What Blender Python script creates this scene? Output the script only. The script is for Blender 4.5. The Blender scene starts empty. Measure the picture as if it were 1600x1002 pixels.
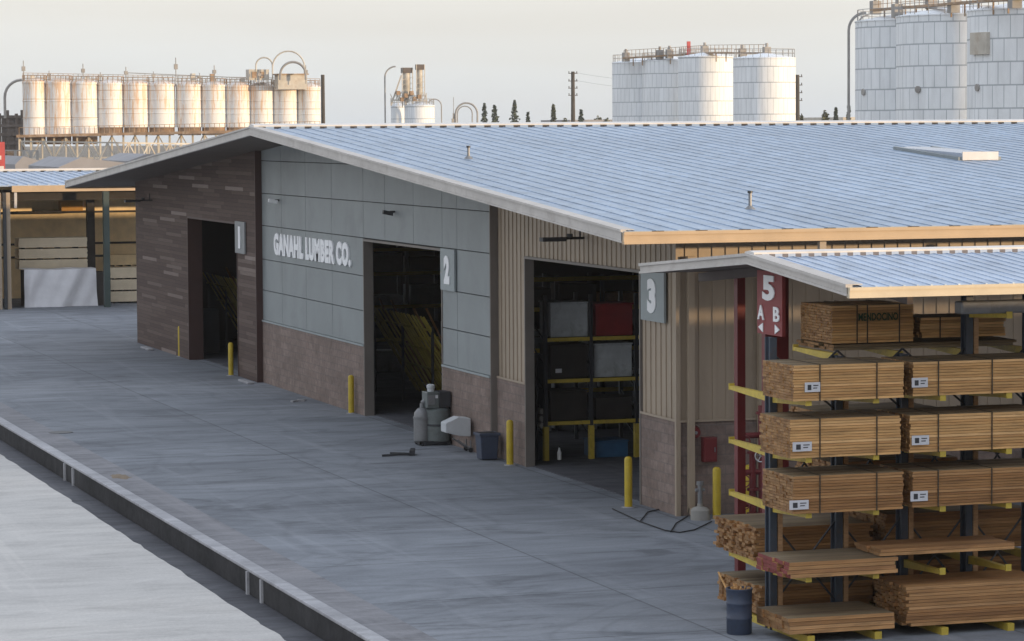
import bpy, math, random
from mathutils import Vector, Matrix
random.seed(7)
R = math.radians
SC = bpy.context.scene
COL = SC.collection

# ------------------------------------------------------------------ camera geometry
F = 4800.0; H = 8.2; YAW = R(18.1)
f0 = (math.sin(YAW), math.cos(YAW)); r0 = (math.cos(YAW), -math.sin(YAW))
PITCH = math.atan((501-196)/F); ROLL = R(0.37)
def ray(px, py):
    x = px-800.0; y = 501.0-py
    c, s = math.cos(ROLL), math.sin(ROLL)
    x, y = (x*c+y*s)/F, (-x*s+y*c)/F
    cf, sf = math.cos(PITCH), math.sin(PITCH)
    fw = cf+y*sf; up = -sf+y*cf
    return (f0[0]*fw+r0[0]*x, f0[1]*fw+r0[1]*x, up)
def gz(px, py, z=0.0):
    d = ray(px, py); t = (z-H)/d[2]; return (d[0]*t, d[1]*t, z)
def gX(px, py, X):
    d = ray(px, py); t = X/d[0]; return (X, d[1]*t, H+d[2]*t)
def gY(px, py, Y):
    d = ray(px, py); t = Y/d[1]; return (d[0]*t, Y, H+d[2]*t)
def gD(px, py, D):
    d = ray(px, py); t = D/(d[0]*f0[0]+d[1]*f0[1]); return (d[0]*t, d[1]*t, H+d[2]*t)

# ------------------------------------------------------------------ materials
def new_mat(name):
    m = bpy.data.materials.new(name); m.use_nodes = True
    nt = m.node_tree; b = nt.nodes['Principled BSDF']
    return m, nt, b
def nd(nt, t, **kw):
    n = nt.nodes.new(t)
    for k, v in kw.items(): setattr(n, k, v)
    return n
def mathn(nt, op, a, b=None, c=None):
    n = nd(nt, 'ShaderNodeMath', operation=op)
    for i, v in enumerate((a, b, c)):
        if v is None: continue
        if isinstance(v, (int, float)): n.inputs[i].default_value = v
        else: nt.links.new(v, n.inputs[i])
    return n.outputs[0]
def mix(nt, fac, a, b, mode='MIX'):
    n = nd(nt, 'ShaderNodeMix', data_type='RGBA', blend_type=mode)
    for sock, v in ((n.inputs[0], fac), (n.inputs[6], a), (n.inputs[7], b)):
        if isinstance(v, (int, float)): sock.default_value = v
        elif isinstance(v, (tuple, list)): sock.default_value = tuple(v)+((1,) if len(v) == 3 else ())
        else: nt.links.new(v, sock)
    return n.outputs[2]
def ramp(nt, fac, stops, interp='LINEAR'):
    n = nd(nt, 'ShaderNodeValToRGB'); n.color_ramp.interpolation = interp
    els = n.color_ramp.elements
    while len(els) < len(stops): els.new(0.5)
    for e, (p, c) in zip(els, stops):
        e.position = p
        if isinstance(c, (int, float)): c = (c, c, c)
        e.color = tuple(c)+(1,)
    nt.links.new(fac, n.inputs[0]); return n.outputs[0]
def noise(nt, vec, scale, detail=4, rough=.6, dist=0):
    n = nd(nt, 'ShaderNodeTexNoise'); n.inputs['Scale'].default_value = scale
    n.inputs['Detail'].default_value = detail; n.inputs['Roughness'].default_value = rough
    n.inputs['Distortion'].default_value = dist
    if vec is not None: nt.links.new(vec, n.inputs['Vector'])
    return n.outputs[0]
def coords(nt, kind='Object', scale=(1, 1, 1), rot=(0, 0, 0)):
    tc = nd(nt, 'ShaderNodeTexCoord'); mp = nd(nt, 'ShaderNodeMapping')
    mp.inputs['Scale'].default_value = scale; mp.inputs['Rotation'].default_value = rot
    nt.links.new(tc.outputs[kind], mp.inputs[0]); return mp.outputs[0]
def bump(nt, b, h, strength=.3, dist=.02):
    n = nd(nt, 'ShaderNodeBump'); n.inputs['Strength'].default_value = strength
    n.inputs['Distance'].default_value = dist
    nt.links.new(h, n.inputs['Height']); nt.links.new(n.outputs[0], b.inputs['Normal'])
def mul(c, k): return tuple(min(1, x*k) for x in c)

def paint(name, c, rough=.6, var=.25, scale=1.5, metal=0, dirt=None, dscale=3, damt=.5, bmp=.1, stretch=(1, 1, 1)):
    m, nt, b = new_mat(name)
    v = coords(nt, scale=stretch)
    n1 = noise(nt, v, scale, 6)
    col = ramp(nt, n1, [(.3, mul(c, 1-var)), (.7, mul(c, 1+var*.6))])
    if dirt:
        n2 = noise(nt, v, dscale, 8, .7, .5)
        f = ramp(nt, n2, [(.5, 0.0), (.72, damt)])
        col = mix(nt, f, col, dirt)
    nt.links.new(col, b.inputs['Base Color'])
    b.inputs['Roughness'].default_value = rough; b.inputs['Metallic'].default_value = metal
    if bmp: bump(nt, b, noise(nt, v, scale*12, 4), bmp, .01)
    return m

def island(name, stops, rough=.8, grain=(1, 1, 1), gamt=.35, gs=20, knots=False):
    """colour of each separate piece (board, box, leaf) picked at random"""
    m, nt, b = new_mat(name)
    g = nd(nt, 'ShaderNodeNewGeometry')
    col = ramp(nt, g.outputs['Random Per Island'], stops)
    n = noise(nt, coords(nt, scale=grain), gs, 5, .7)
    k = ramp(nt, n, [(.3, 1-gamt), (.7, 1+gamt*.3)])
    col = mix(nt, 1.0, col, k, 'MULTIPLY')
    if knots:
        kn = noise(nt, coords(nt, scale=(1.6, 9, 11)), 1.9, 3, .6, .5)
        col = mix(nt, ramp(nt, kn, [(.60, 0.0), (.72, .40)]), col, mul(stops[0][1], .55))
        wk = noise(nt, coords(nt, scale=(.8, 6, 10)), 1.2, 3, .6)
        col = mix(nt, 1.0, col, ramp(nt, wk, [(.35, .82), (.65, 1.14)]), 'MULTIPLY')
    nt.links.new(col, b.inputs['Base Color']); b.inputs['Roughness'].default_value = rough
    return m

M = {}
def concrete(name, base, dark, light, joints=None, stain=.6, k=1.0, mc=1.0):
    m, nt, b = new_mat(name)
    v = coords(nt, 'Object')
    big = noise(nt, coords(nt, scale=(.5, 1, 1)), .12*k, 5, .6, .4)
    col = ramp(nt, big, [(.32, dark), (.52, base), (.72, light)])
    mid = noise(nt, coords(nt, scale=(.35, 1.0, 1)), .9*k, 8, .72, .8)
    col = mix(nt, 1.0, col, ramp(nt, mid, [(.3, 1-.28*mc), (.5, 1.0), (.72, 1+.2*mc)]), 'MULTIPLY')
    fine = noise(nt, v, 14, 6, .8)
    col = mix(nt, 1.0, col, ramp(nt, fine, [(.3, .86), (.7, 1.1)]), 'MULTIPLY')
    # oil and tyre stains
    st = noise(nt, coords(nt, scale=(.6, 1.6, 1)), .55*k, 6, .65, 1.5)
    col = mix(nt, ramp(nt, st, [(.54, 0.0), (.68, stain)]), col, mul(dark, .5))
    # worn pale tyre sweeps along the yard
    sw = noise(nt, coords(nt, scale=(1.7, .09, 1), rot=(0, 0, R(9))), .8, 4, .6, .6)
    col = mix(nt, ramp(nt, sw, [(.56, 0.0), (.68, .35)]), col, mul(light, 1.15))
    if joints:
        for sc_, of in ((.09, 0), (.12, 31)):
            tv = nd(nt, 'ShaderNodeMapping'); tv.inputs['Location'].default_value = (of, of*.7, 0); nt.links.new(v, tv.inputs[0])
            tn = noise(nt, tv.outputs[0], sc_, 1, .4)
            dd = mathn(nt, 'ABSOLUTE', mathn(nt, 'SUBTRACT', mathn(nt, 'ABSOLUTE', mathn(nt, 'SUBTRACT', tn, .5)), .030))
            col = mix(nt, mathn(nt, 'MULTIPLY', ramp(nt, dd, [(.0, 1.0), (.008, 0.0)]), mathn(nt, 'MULTIPLY', mid, .38)), col, mul(dark, .45))
        br = nd(nt, 'ShaderNodeTexBrick'); br.offset = 0
        nt.links.new(coords(nt, scale=(1/joints, 1/joints, 1)), br.inputs['Vector'])
        br.inputs['Scale'].default_value = 1.0; br.inputs['Brick Width'].default_value = 1
        br.inputs['Row Height'].default_value = 1; br.inputs['Mortar Size'].default_value = .006
        br.inputs['Mortar Smooth'].default_value = .3; br.inputs['Bias'].default_value = 0
        br.inputs['Color1'].default_value = (.86, .86, .86, 1); br.inputs['Color2'].default_value = (1.10, 1.10, 1.10, 1)
        br.inputs['Mortar'].default_value = (.55, .55, .55, 1)
        col = mix(nt, .85, col, br.outputs[0], 'MULTIPLY')
    nt.links.new(col, b.inputs['Base Color'])
    nt.links.new(ramp(nt, mid, [(.3, .95), (.7, .72)]), b.inputs['Roughness'])
    b.inputs['Specular IOR Level'].default_value = .3
    bump(nt, b, fine, .25, .01)
    return m
M['yard'] = concrete('yard_concrete', (.203, .219, .246), (.160, .173, .197), (.255, .270, .298), 4.6)
M['slab'] = concrete('pale_concrete', (.51, .495, .475), (.46, .445, .43), (.57, .545, .515), None, .22, 1.3, .6)
M['edge'] = concrete('worn_edge_concrete', (.222, .222, .238), (.18, .18, .195), (.265, .26, .275), None, .4, 2)
M['kerb'] = concrete('kerb_concrete', (.36, .36, .38), (.30, .30, .315), (.44, .44, .455), None, .3, 3)
M['gutter'] = concrete('gutter_concrete', (.085, .087, .10), (.06, .06, .07), (.12, .12, .13), None, .5, 2)
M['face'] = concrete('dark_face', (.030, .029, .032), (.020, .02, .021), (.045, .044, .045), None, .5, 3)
M['dirt'] = paint('far_ground', (.16, .14, .115), .95, .3, .05)

def coord2(nt, a, b_, kind='Object'):
    tc = nd(nt, 'ShaderNodeTexCoord'); s = nd(nt, 'ShaderNodeSeparateXYZ'); nt.links.new(tc.outputs[kind], s.inputs[0])
    c = nd(nt, 'ShaderNodeCombineXYZ'); nt.links.new(s.outputs[a], c.inputs[0]); nt.links.new(s.outputs[b_], c.inputs[1])
    return c.outputs[0], s
def block_mat(name, c1, c2, mortar, axes, w=.42, h=.21, ms=.012):
    m, nt, b = new_mat(name)
    v, s = coord2(nt, *axes)
    br = nd(nt, 'ShaderNodeTexBrick'); nt.links.new(v, br.inputs['Vector'])
    br.inputs['Scale'].default_value = 1.0; br.inputs['Brick Width'].default_value = w
    br.inputs['Row Height'].default_value = h; br.inputs['Mortar Size'].default_value = ms
    br.inputs['Color1'].default_value = c1+(1,); br.inputs['Color2'].default_value = c2+(1,)
    br.inputs['Mortar'].default_value = mortar+(1,)
    n = noise(nt, coords(nt), 6, 8, .75)
    col = mix(nt, 1.0, br.outputs[0], ramp(nt, n, [(.3, .72), (.7, 1.2)]), 'MULTIPLY')
    n2 = noise(nt, coords(nt), .7, 5, .6)
    col = mix(nt, 1.0, col, ramp(nt, n2, [(.3, .8), (.7, 1.12)]), 'MULTIPLY')
    nt.links.new(col, b.inputs['Base Color']); b.inputs['Roughness'].default_value = .92
    bump(nt, b, n, .6, .03)
    return m
M['block_x'] = block_mat('split_block_yard', (.205, .152, .130), (.255, .195, .170), (.185, .150, .134), (1, 2))
M['block_y'] = block_mat('split_block_side', (.205, .152, .130), (.255, .195, .170), (.185, .150, .134), (0, 2))

def plank_mat(name):
    m, nt, b = new_mat(name)
    tc = nd(nt, 'ShaderNodeTexCoord'); s = nd(nt, 'ShaderNodeSeparateXYZ'); nt.links.new(tc.outputs['Object'], s.inputs[0])
    row = mathn(nt, 'FLOOR', mathn(nt, 'DIVIDE', s.outputs[2], .13))
    wn = nd(nt, 'ShaderNodeTexWhiteNoise', noise_dimensions='1D'); nt.links.new(row, wn.inputs['W'])
    u = mathn(nt, 'DIVIDE', mathn(nt, 'ADD', s.outputs[1], mathn(nt, 'MULTIPLY', wn.outputs['Value'], 9.0)), 2.6)
    cell = mathn(nt, 'FLOOR', u)
    c = nd(nt, 'ShaderNodeCombineXYZ'); nt.links.new(row, c.inputs[0]); nt.links.new(cell, c.inputs[1])
    w2 = nd(nt, 'ShaderNodeTexWhiteNoise', noise_dimensions='2D'); nt.links.new(c.outputs[0], w2.inputs['Vector'])
    col = ramp(nt, w2.outputs['Value'], [(0, (.070, .043, .035)), (.35, (.084, .053, .043)), (.8, (.108, .072, .060)), (.955, (.130, .092, .078)), (.982, (.20, .155, .135)), (1, (.26, .21, .19))])
    g = noise(nt, coords(nt, scale=(1, .6, 14)), 2.5, 6, .7)
    col = mix(nt, 1.0, col, ramp(nt, g, [(.3, .78), (.7, 1.15)]), 'MULTIPLY')
    fr = mathn(nt, 'FRACT', mathn(nt, 'DIVIDE', s.outputs[2], .13))
    ed = ramp(nt, mathn(nt, 'ABSOLUTE', mathn(nt, 'SUBTRACT', fr, .5)), [(.43, 1.0), (.48, .5)])
    col = mix(nt, 1.0, col, ed, 'MULTIPLY')
    nt.links.new(col, b.inputs['Base Color']); b.inputs['Roughness'].default_value = .8
    bump(nt, b, ed, .4, .01)
    return m
M['plank'] = plank_mat('stained_wood_cladding')

M['panel'] = paint('grey_metal_panel', (.252, .280, .288), .5, .10, .7, bmp=.03, dirt=(.14, .15, .155), dscale=.8, damt=.35)
M['panel_gap'] = paint('panel_joint', (.05, .055, .06), .8)
M['tan'] = paint('tan_metal', (.36, .288, .215), .5, .10, .6, bmp=.04, dirt=(.16, .125, .095), dscale=1.5, damt=.3, stretch=(1, 1, .3))
M['tanlight'] = paint('tan_trim', (.50, .37, .24), .45, .12, 1.2, bmp=.02)
M['paletrim'] = paint('pale_trim', (.50, .475, .45), .5, .12, 1.0, bmp=.03, dirt=(.27, .24, .22), dscale=1.6, damt=.5)
M['brown_trim'] = paint('brown_trim', (.060, .030, .026), .5, .15, 1)
M['grey_jamb'] = paint('jamb_trim', (.17, .15, .135), .5, .15, 1)
M['soffit'] = paint('soffit', (.13, .105, .09), .7, .15, 1.2)
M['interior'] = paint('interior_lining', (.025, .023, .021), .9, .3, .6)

def roof_mat(name, c):
    m, nt, b = new_mat(name)
    v = coords(nt, scale=(1.0, .35, 1))
    n = noise(nt, v, .35, 5, .6)
    col = ramp(nt, n, [(.3, mul(c, .88)), (.7, mul(c, 1.12))])
    n3 = noise(nt, coords(nt, scale=(1.5, .8, 1)), 2.0, 3, .6, .3)
    col = mix(nt, 1.0, col, ramp(nt, n3, [(.32, .80), (.5, 1.0), (.68, 1.16)]), 'MULTIPLY')
    n4 = noise(nt, coords(nt, scale=(3, .12, 1)), 1.6, 4, .6)
    col = mix(nt, ramp(nt, n4, [(.6, 0.0), (.8, .25)]), col, (.42, .45, .47))
    nt.links.new(col, b.inputs['Base Color'])
    b.inputs['Roughness'].default_value = .42; b.inputs['Metallic'].default_value = .25
    # slight oil-canning of thin sheet
    h = noise(nt, coords(nt, scale=(1.2, .9, 1)), 2.6, 3, .5)
    bump(nt, b, h, .5, .06)
    return m
M['roof'] = roof_mat('blue_metal_roof', (.29, .375, .49))
M['roof2'] = roof_mat('pale_blue_metal_roof', (.40, .48, .60))
M['cap'] = paint('white_ridge_cap', (.66, .64, .62), .4, .1, 2)
def dash_mat(name, pitch, duty, c1, c2):
    m, nt, b = new_mat(name)
    tc = nd(nt, 'ShaderNodeTexCoord'); sp_ = nd(nt, 'ShaderNodeSeparateXYZ'); nt.links.new(tc.outputs['Object'], sp_.inputs[0])
    f = mathn(nt, 'LESS_THAN', mathn(nt, 'FRACT', mathn(nt, 'DIVIDE', mathn(nt, 'ADD', sp_.outputs[0], 100*pitch), pitch)), duty)
    nt.links.new(mix(nt, f, c1, c2), b.inputs['Base Color']); b.inputs['Roughness'].default_value = .8; return m
M['closure'] = dash_mat('rib_closure_main', .46, .45, (.29, .375, .49), (.05, .045, .045))
M['closure2'] = dash_mat('rib_closure_small', .235, .45, (.40, .48, .60), (.16, .15, .16))
M['closure3'] = dash_mat('rib_closure_wide', .92, .28, (.38, .40, .42), (.07, .06, .05))
M['yellow_dull'] = paint('worn_yellow_bar', (.42, .33, .06), .6, .3, 3)
M['rafter'] = paint('rafter_steel', (.07, .05, .045), .6, .2, 2)
M['yellow'] = paint('yellow_paint', (.50, .36, .020), .5, .15, 4, dirt=(.22, .15, .03), dscale=8, damt=.5)
M['yellow2'] = paint('yellow_rack_paint', (.55, .41, .06), .5, .2, 3, dirt=(.20, .14, .05), dscale=6, damt=.6)
M['white'] = paint('white_paint', (.90, .91, .93), .6, .04, 4)
M['signgrey'] = paint('sign_grey', (.30, .34, .35), .5, .06, 2)
M['signgrey2'] = paint('sign_pale', (.24, .255, .265), .5, .06, 2)
M['red'] = paint('red_paint', (.15, .018, .020), .45, .15, 2, dirt=(.08, .02, .02), dscale=4, damt=.4)
M['signred'] = paint('sign_red', (.24, .035, .038), .5, .1, 2)
M['steelblue'] = paint('dark_blue_steel', (.045, .06, .085), .5, .25, 3, dirt=(.08, .05, .035), dscale=7, damt=.6)
M['darksteel'] = paint('dark_steel', (.035, .037, .042), .5, .25, 2)
M['greysteel'] = paint('grey_steel', (.22, .225, .235), .45, .2, 3, metal=.3, dirt=(.12, .10, .09), damt=.5)
M['greygreen'] = paint('grey_green_enamel', (.13, .15, .15), .4, .15, 4, dirt=(.07, .065, .06), dscale=5, damt=.6)
M['postgreen'] = paint('green_grey_post', (.045, .065, .06), .5, .2, 2)
M['rubber'] = paint('black_rubber', (.018, .018, .02), .8, .3, 4)
M['binblue'] = paint('blue_plastic', (.045, .06, .10), .5, .15, 4, dirt=(.03, .03, .035), dscale=9, damt=.5)
M['canvas'] = paint('white_canvas', (.50, .52, .54), .8, .10, 3, bmp=.25)
M['tarp'] = paint('white_tarp', (.62, .62, .65), .6, .12, 1.6, bmp=.5)
M['crate_grey'] = paint('grey_wrap', (.50, .53, .55), .5, .2, 2.5, dirt=(.16, .17, .16), dscale=3, damt=.6, bmp=.3)
M['crate_red'] = paint('red_bin', (.26, .022, .024), .6, .2, 3)
M['crate_dark'] = paint('dark_bin', (.028, .022, .018), .7, .3, 3)
M['crate_blue'] = paint('blue_wrap', (.035, .11, .22), .5, .2, 3)
M['cement'] = paint('cement_board', (.30, .29, .27), .85, .1, 3)
M['beige'] = paint('beige_sheet', (.62, .53, .39), .8, .1, 2)
M['ply'] = paint('plywood', (.88, .68, .40), .8, .15, 2)
M['dirtpatch'] = paint('spilt_dirt', (.22, .17, .12), .95, .3, 6)
M['yellow_wheel'] = M['yellow']
M['wire'] = paint('wire', (.03, .03, .03), .8)
M['aluminium'] = paint('bright_metal', (.5, .5, .5), .35, .1, 3, metal=.7)
M['skylight'] = paint('skylight_plastic', (.36, .40, .48), .25, .05, 2, bmp=.02)
M['concblock'] = M['kerb']
M['timber_lit_flange'] = paint('timber_and_lit_flange', (.42, .25, .13), .85, .3, 8, stretch=(1, 1, 4))  # brown shared by timber crates and the warm-lit flange strips of the uprights
def timber(name, k=1.0, hue=(1, 1, 1)):
    def c(a): return tuple(a[i]*k*hue[i] for i in range(3))
    return island(name, [(0, c((.25, .14, .060))), (.3, c((.35, .21, .093))), (.6, c((.41, .26, .122))), (.85, c((.47, .31, .16))), (1, c((.30, .165, .072)))], .75, (.7, 14, 14), .30, 3.0, True)
M['fir'] = timber('fir_boards', 1.32, (1.34, 1.23, 1.06))
M['fir_dark'] = timber('shaded_fir', 1.05, (.98, .80, .64))  # darker copy of fir, shade of the lower and far packs in its colour
M['fir_mid'] = timber('pale_planed_fir', 1.05, (1.15, .98, .86))
M['endgrain'] = timber('end_grain', .70, (1.15, 1, .85))
M['greywood'] = timber('grey_boards', .62, (.92, 1.1, 1.35))
M['redpaintwood'] = paint('red_end_paint', (.22, .05, .045), .8, .2, 6)
M['strap'] = paint('strap', (.05, .035, .02), .6)
M['paper'] = paint('paper_label', (.60, .60, .63), .7, .05, 3)
M['ink'] = paint('ink', (.04, .04, .045), .7)
M['greenink'] = paint('green_stencil', (.020, .055, .025), .8, .2, 20)
M['cardboard'] = paint('orange_box', (.40, .21, .05), .8, .15, 2)

def tank_mat(name, c, line, w, h, rust=None, ramt=0.0, lw=.012):
    m, nt, b = new_mat(name)
    tc = nd(nt, 'ShaderNodeTexCoord'); s = nd(nt, 'ShaderNodeSeparateXYZ'); nt.links.new(tc.outputs['Object'], s.inputs[0])
    ang = mathn(nt, 'ARCTAN2', s.outputs[1], s.outputs[0])
    cb = nd(nt, 'ShaderNodeCombineXYZ'); nt.links.new(mathn(nt, 'ADD', mathn(nt, 'MULTIPLY', ang, w), .25), cb.inputs[0]); nt.links.new(mathn(nt, 'DIVIDE', s.outputs[2], h), cb.inputs[1])
    br = nd(nt, 'ShaderNodeTexBrick'); nt.links.new(cb.outputs[0], br.inputs['Vector'])
    br.inputs['Scale'].default_value = 1; br.inputs['Brick Width'].default_value = 1; br.inputs['Row Height'].default_value = 1
    br.inputs['Mortar Size'].default_value = lw*2; br.inputs['Mortar Smooth'].default_value = .2
    br.inputs['Color1'].default_value = mul(c, .93)+(1,); br.inputs['Color2'].default_value = c+(1,); br.inputs['Mortar'].default_value = line+(1,)
    oi = nd(nt, 'ShaderNodeObjectInfo')
    cv = nd(nt, 'ShaderNodeCombineXYZ')
    nt.links.new(mathn(nt, 'MULTIPLY', ang, 6.0), cv.inputs[0]); nt.links.new(mathn(nt, 'MULTIPLY', s.outputs[2], .22), cv.inputs[1])
    nt.links.new(mathn(nt, 'MULTIPLY', oi.outputs['Random'], 50.0), cv.inputs[2])
    n = noise(nt, cv.outputs[0], 1.1, 7, .7, .3)
    col = mix(nt, 1.0, br.outputs[0], ramp(nt, n, [(.3, .86), (.7, 1.06)]), 'MULTIPLY')
    if rust:
        n2 = noise(nt, cv.outputs[0], 1.1, 8, .72, .5)
        hz = mathn(nt, 'MULTIPLY', s.outputs[2], .014)
        f = ramp(nt, mathn(nt, 'ADD', n2, mathn(nt, 'ADD', hz, mathn(nt, 'MULTIPLY', oi.outputs['Random'], .06))), [(.575, 0.0), (.68, ramt)])
        col = mix(nt, f, col, rust)
    nt.links.new(col, b.inputs['Base Color']); b.inputs['Roughness'].default_value = .6
    return m
M['tank'] = tank_mat('white_bolted_tank', (.86, .90, .94), (.42, .46, .50), 5.5, 2.0, None, 0, .017)
M['silo'] = tank_mat('rusty_white_silo', (.86, .87, .87), (.50, .38, .28), .01, 2.4, (.62, .37, .18), .75, .010)
M['rust'] = paint('rusted_steel', (.36, .24, .15), .85, .4, .8, dirt=(.52, .45, .37), dscale=.9, damt=.8)
M['farsteel'] = paint('far_grey_steel', (.33, .32, .31), .7, .3, .5)
M['farwhite'] = paint('far_white_steel', (.55, .52, .46), .7, .3, .5, dirt=(.3, .2, .12), dscale=.6, damt=.6)
M['farshed'] = paint('far_grey_sheet', (.30, .295, .31), .8, .15, .3)  # grey lightened so that distance haze is in the colour
M['farbrown'] = paint('far_brown', (.12, .10, .09), .9, .3, .4)
M['farred'] = paint('far_red', (.45, .07, .07), .6, .2, 1)
M['bark'] = paint('bark', (.07, .055, .04), .9, .3, 3)
M['pole'] = paint('pole_wood', (.075, .065, .055), .9, .3, 1)
M['leaf'] = island('conifer_leaves', [(0, (.035, .055, .035)), (.5, (.055, .08, .05)), (1, (.09, .115, .07))], .8)
M['leaf2'] = island('broad_leaves', [(0, (.05, .06, .03)), (.5, (.08, .095, .045)), (1, (.13, .135, .07))], .8)

# ------------------------------------------------------------------ mesh helpers
class MB:
    def __init__(s): s.v = []; s.f = []; s.mi = []; s.cur = 0
    def add(s, vs, fs):
        o = len(s.v); s.v += [tuple(v) for v in vs]
        for f in fs: s.f.append(tuple(i+o for i in f)); s.mi.append(s.cur)
        return s
    def box(s, x0, x1, y0, y1, z0, z1):
        if x0 > x1: x0, x1 = x1, x0
        if y0 > y1: y0, y1 = y1, y0
        if z0 > z1: z0, z1 = z1, z0
        return s.add([(x0, y0, z0), (x1, y0, z0), (x1, y1, z0), (x0, y1, z0), (x0, y0, z1), (x1, y0, z1), (x1, y1, z1), (x0, y1, z1)],
              [(0, 3, 2, 1), (4, 5, 6, 7), (0, 1, 5, 4), (1, 2, 6, 5), (2, 3, 7, 6), (3, 0, 4, 7)])
    def obox(s, c, ux, uy, uz, hx, hy, hz):
        ux, uy, uz = Vector(ux).normalized(), Vector(uy).normalized(), Vector(uz).normalized(); c = Vector(c)
        vs = [c+ux*(a*hx)+uy*(b*hy)+uz*(d*hz) for d in (-1, 1) for a, b in ((-1, -1), (1, -1), (1, 1), (-1, 1))]
        return s.add(vs, [(0, 3, 2, 1), (4, 5, 6, 7), (0, 1, 5, 4), (1, 2, 6, 5), (2, 3, 7, 6), (3, 0, 4, 7)])
    def bar(s, p, q, w, h=None):
        p, q = Vector(p), Vector(q); d = (q-p); L = d.length; d.normalize()
        up = Vector((0, 0, 1)) if abs(d.z) < .95 else Vector((0, 1, 0))
        x = d.cross(up).normalized(); u = x.cross(d).normalized()
        return s.obox((p+q)/2, x, d, u, w/2, L/2, (h or w)/2)
    def cyl(s, p, q, r, r2=None, n=16, cap=True):
        p, q = Vector(p), Vector(q); r2 = r if r2 is None else r2
        d = (q-p).normalized(); up = Vector((0, 0, 1)) if abs(d.z) < .9 else Vector((1, 0, 0))
        x = d.cross(up).normalized(); y = d.cross(x).normalized()
        vs = []
        for c, rr in ((p, r), (q, r2)):
            for i in range(n):
                a = 2*math.pi*i/n; vs.append(c+x*(rr*math.cos(a))+y*(rr*math.sin(a)))
        fs = [(i, (i+1) % n, n+(i+1) % n, n+i) for i in range(n)]
        if cap: fs += [tuple(range(n-1, -1, -1)), tuple(range(n, 2*n))]
        return s.add(vs, [f[::-1] for f in fs])
    def tube(s, pts, r, n=8):
        for a, b in zip(pts[:-1], pts[1:]): s.cyl(a, b, r, n=n)
        return s
    def lathe(s, c, prof, n=24):
        """prof: list of (r, z)"""
        cx, cy, cz = c; vs = []
        for r, z in prof:
            for i in range(n):
                a = 2*math.pi*i/n; vs.append((cx+r*math.cos(a), cy+r*math.sin(a), cz+z))
        fs = []
        for k in range(len(prof)-1):
            for i in range(n): fs.append((k*n+i, k*n+(i+1) % n, (k+1)*n+(i+1) % n, (k+1)*n+i))
        fs.append(tuple(range(n-1, -1, -1))); fs.append(tuple((len(prof)-1)*n+i for i in range(n)))
        return s.add(vs, fs)
    def build(s, name, mat, parent=None, loc=None, smooth=False, bevel=0):
        root = parent
        while root is not None and root.parent is not None: root = root.parent
        o = Vector(root.location) if root is not None else Vector(loc or (0, 0, 0))
        me = bpy.data.meshes.new(name)
        me.from_pydata([tuple(Vector(v)-o) for v in s.v], [], s.f)
        mats = mat if isinstance(mat, (list, tuple)) else [mat]
        for m_ in mats: me.materials.append(m_)
        if len(mats) > 1: me.polygons.foreach_set('material_index', s.mi)
        me.update()
        ob = bpy.data.objects.new(name, me); COL.objects.link(ob)
        if parent is not None: ob.parent = parent
        else: ob.location = o
        if smooth:
            for p in me.polygons: p.use_smooth = True
            md = ob.modifiers.new('edges', 'EDGE_SPLIT'); md.split_angle = R(38)
        if bevel:
            md = ob.modifiers.new('bevel', 'BEVEL'); md.width = bevel; md.segments = 2; md.limit_method = 'ANGLE'; md.angle_limit = R(50)
        return ob
def tag(o, label=None, cat=None, group=None, kind=None):
    if label: o['label'] = label
    if cat: o['category'] = cat
    if group: o['group'] = group
    if kind: o['kind'] = kind
    return o
def empty(name, loc, label, cat, group=None):
    o = bpy.data.objects.new(name, None); COL.objects.link(o); o.location = loc; o.empty_display_size = .2
    return tag(o, label, cat, group)
def copy_tree(o, parent=None):
    c = o.copy(); COL.objects.link(c); c.parent = parent
    for ch in list(o.children): copy_tree(ch, c)
    return c
def box(name, mat, x0, x1, y0, y1, z0, z1, parent=None, bevel=0): return MB().box(x0, x1, y0, y1, z0, z1).build(name, mat, parent, None if parent else (x0, y0, z0), bevel=bevel)

def text_part(name, s, mat, origin, ux, uy, w, h, parent=None, bold=.03, depth=.02, spacing=1.0):
    """flat lettering with its lower left corner at origin, running along ux, upright along uy, fitted to w x h"""
    cu = bpy.data.curves.new('t', 'FONT'); cu.body = s; cu.offset = bold; cu.extrude = .02; cu.space_character = spacing; cu.resolution_u = 3
    to = bpy.data.objects.new('t', cu); COL.objects.link(to)
    bpy.context.view_layer.update()
    dg = bpy.context.evaluated_depsgraph_get()
    me = bpy.data.meshes.new_from_object(to.evaluated_get(dg))
    bpy.data.objects.remove(to); bpy.data.curves.remove(cu)
    xs = [v.co.x for v in me.vertices]; ys = [v.co.y for v in me.vertices]; zs = [v.co.z for v in me.vertices]
    ux, uy = Vector(ux), Vector(uy); uz = ux.cross(uy); O = Vector(origin)
    root = parent
    while root is not None and root.parent is not None: root = root.parent
    base = Vector(root.location) if root is not None else O
    for v in me.vertices:
        a = (v.co.x-min(xs))/(max(xs)-min(xs))*w; b = (v.co.y-min(ys))/(max(ys)-min(ys))*h; c = depth*(v.co.z-min(zs))/(max(zs)-min(zs))
        v.co = O+ux*a+uy*b+uz*c-base
    me.materials.clear(); me.materials.append(mat); me.update()
    ob = bpy.data.objects.new(name, me); COL.objects.link(ob)
    if parent is not None: ob.parent = parent
    else: ob.location = base
    return ob
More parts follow.
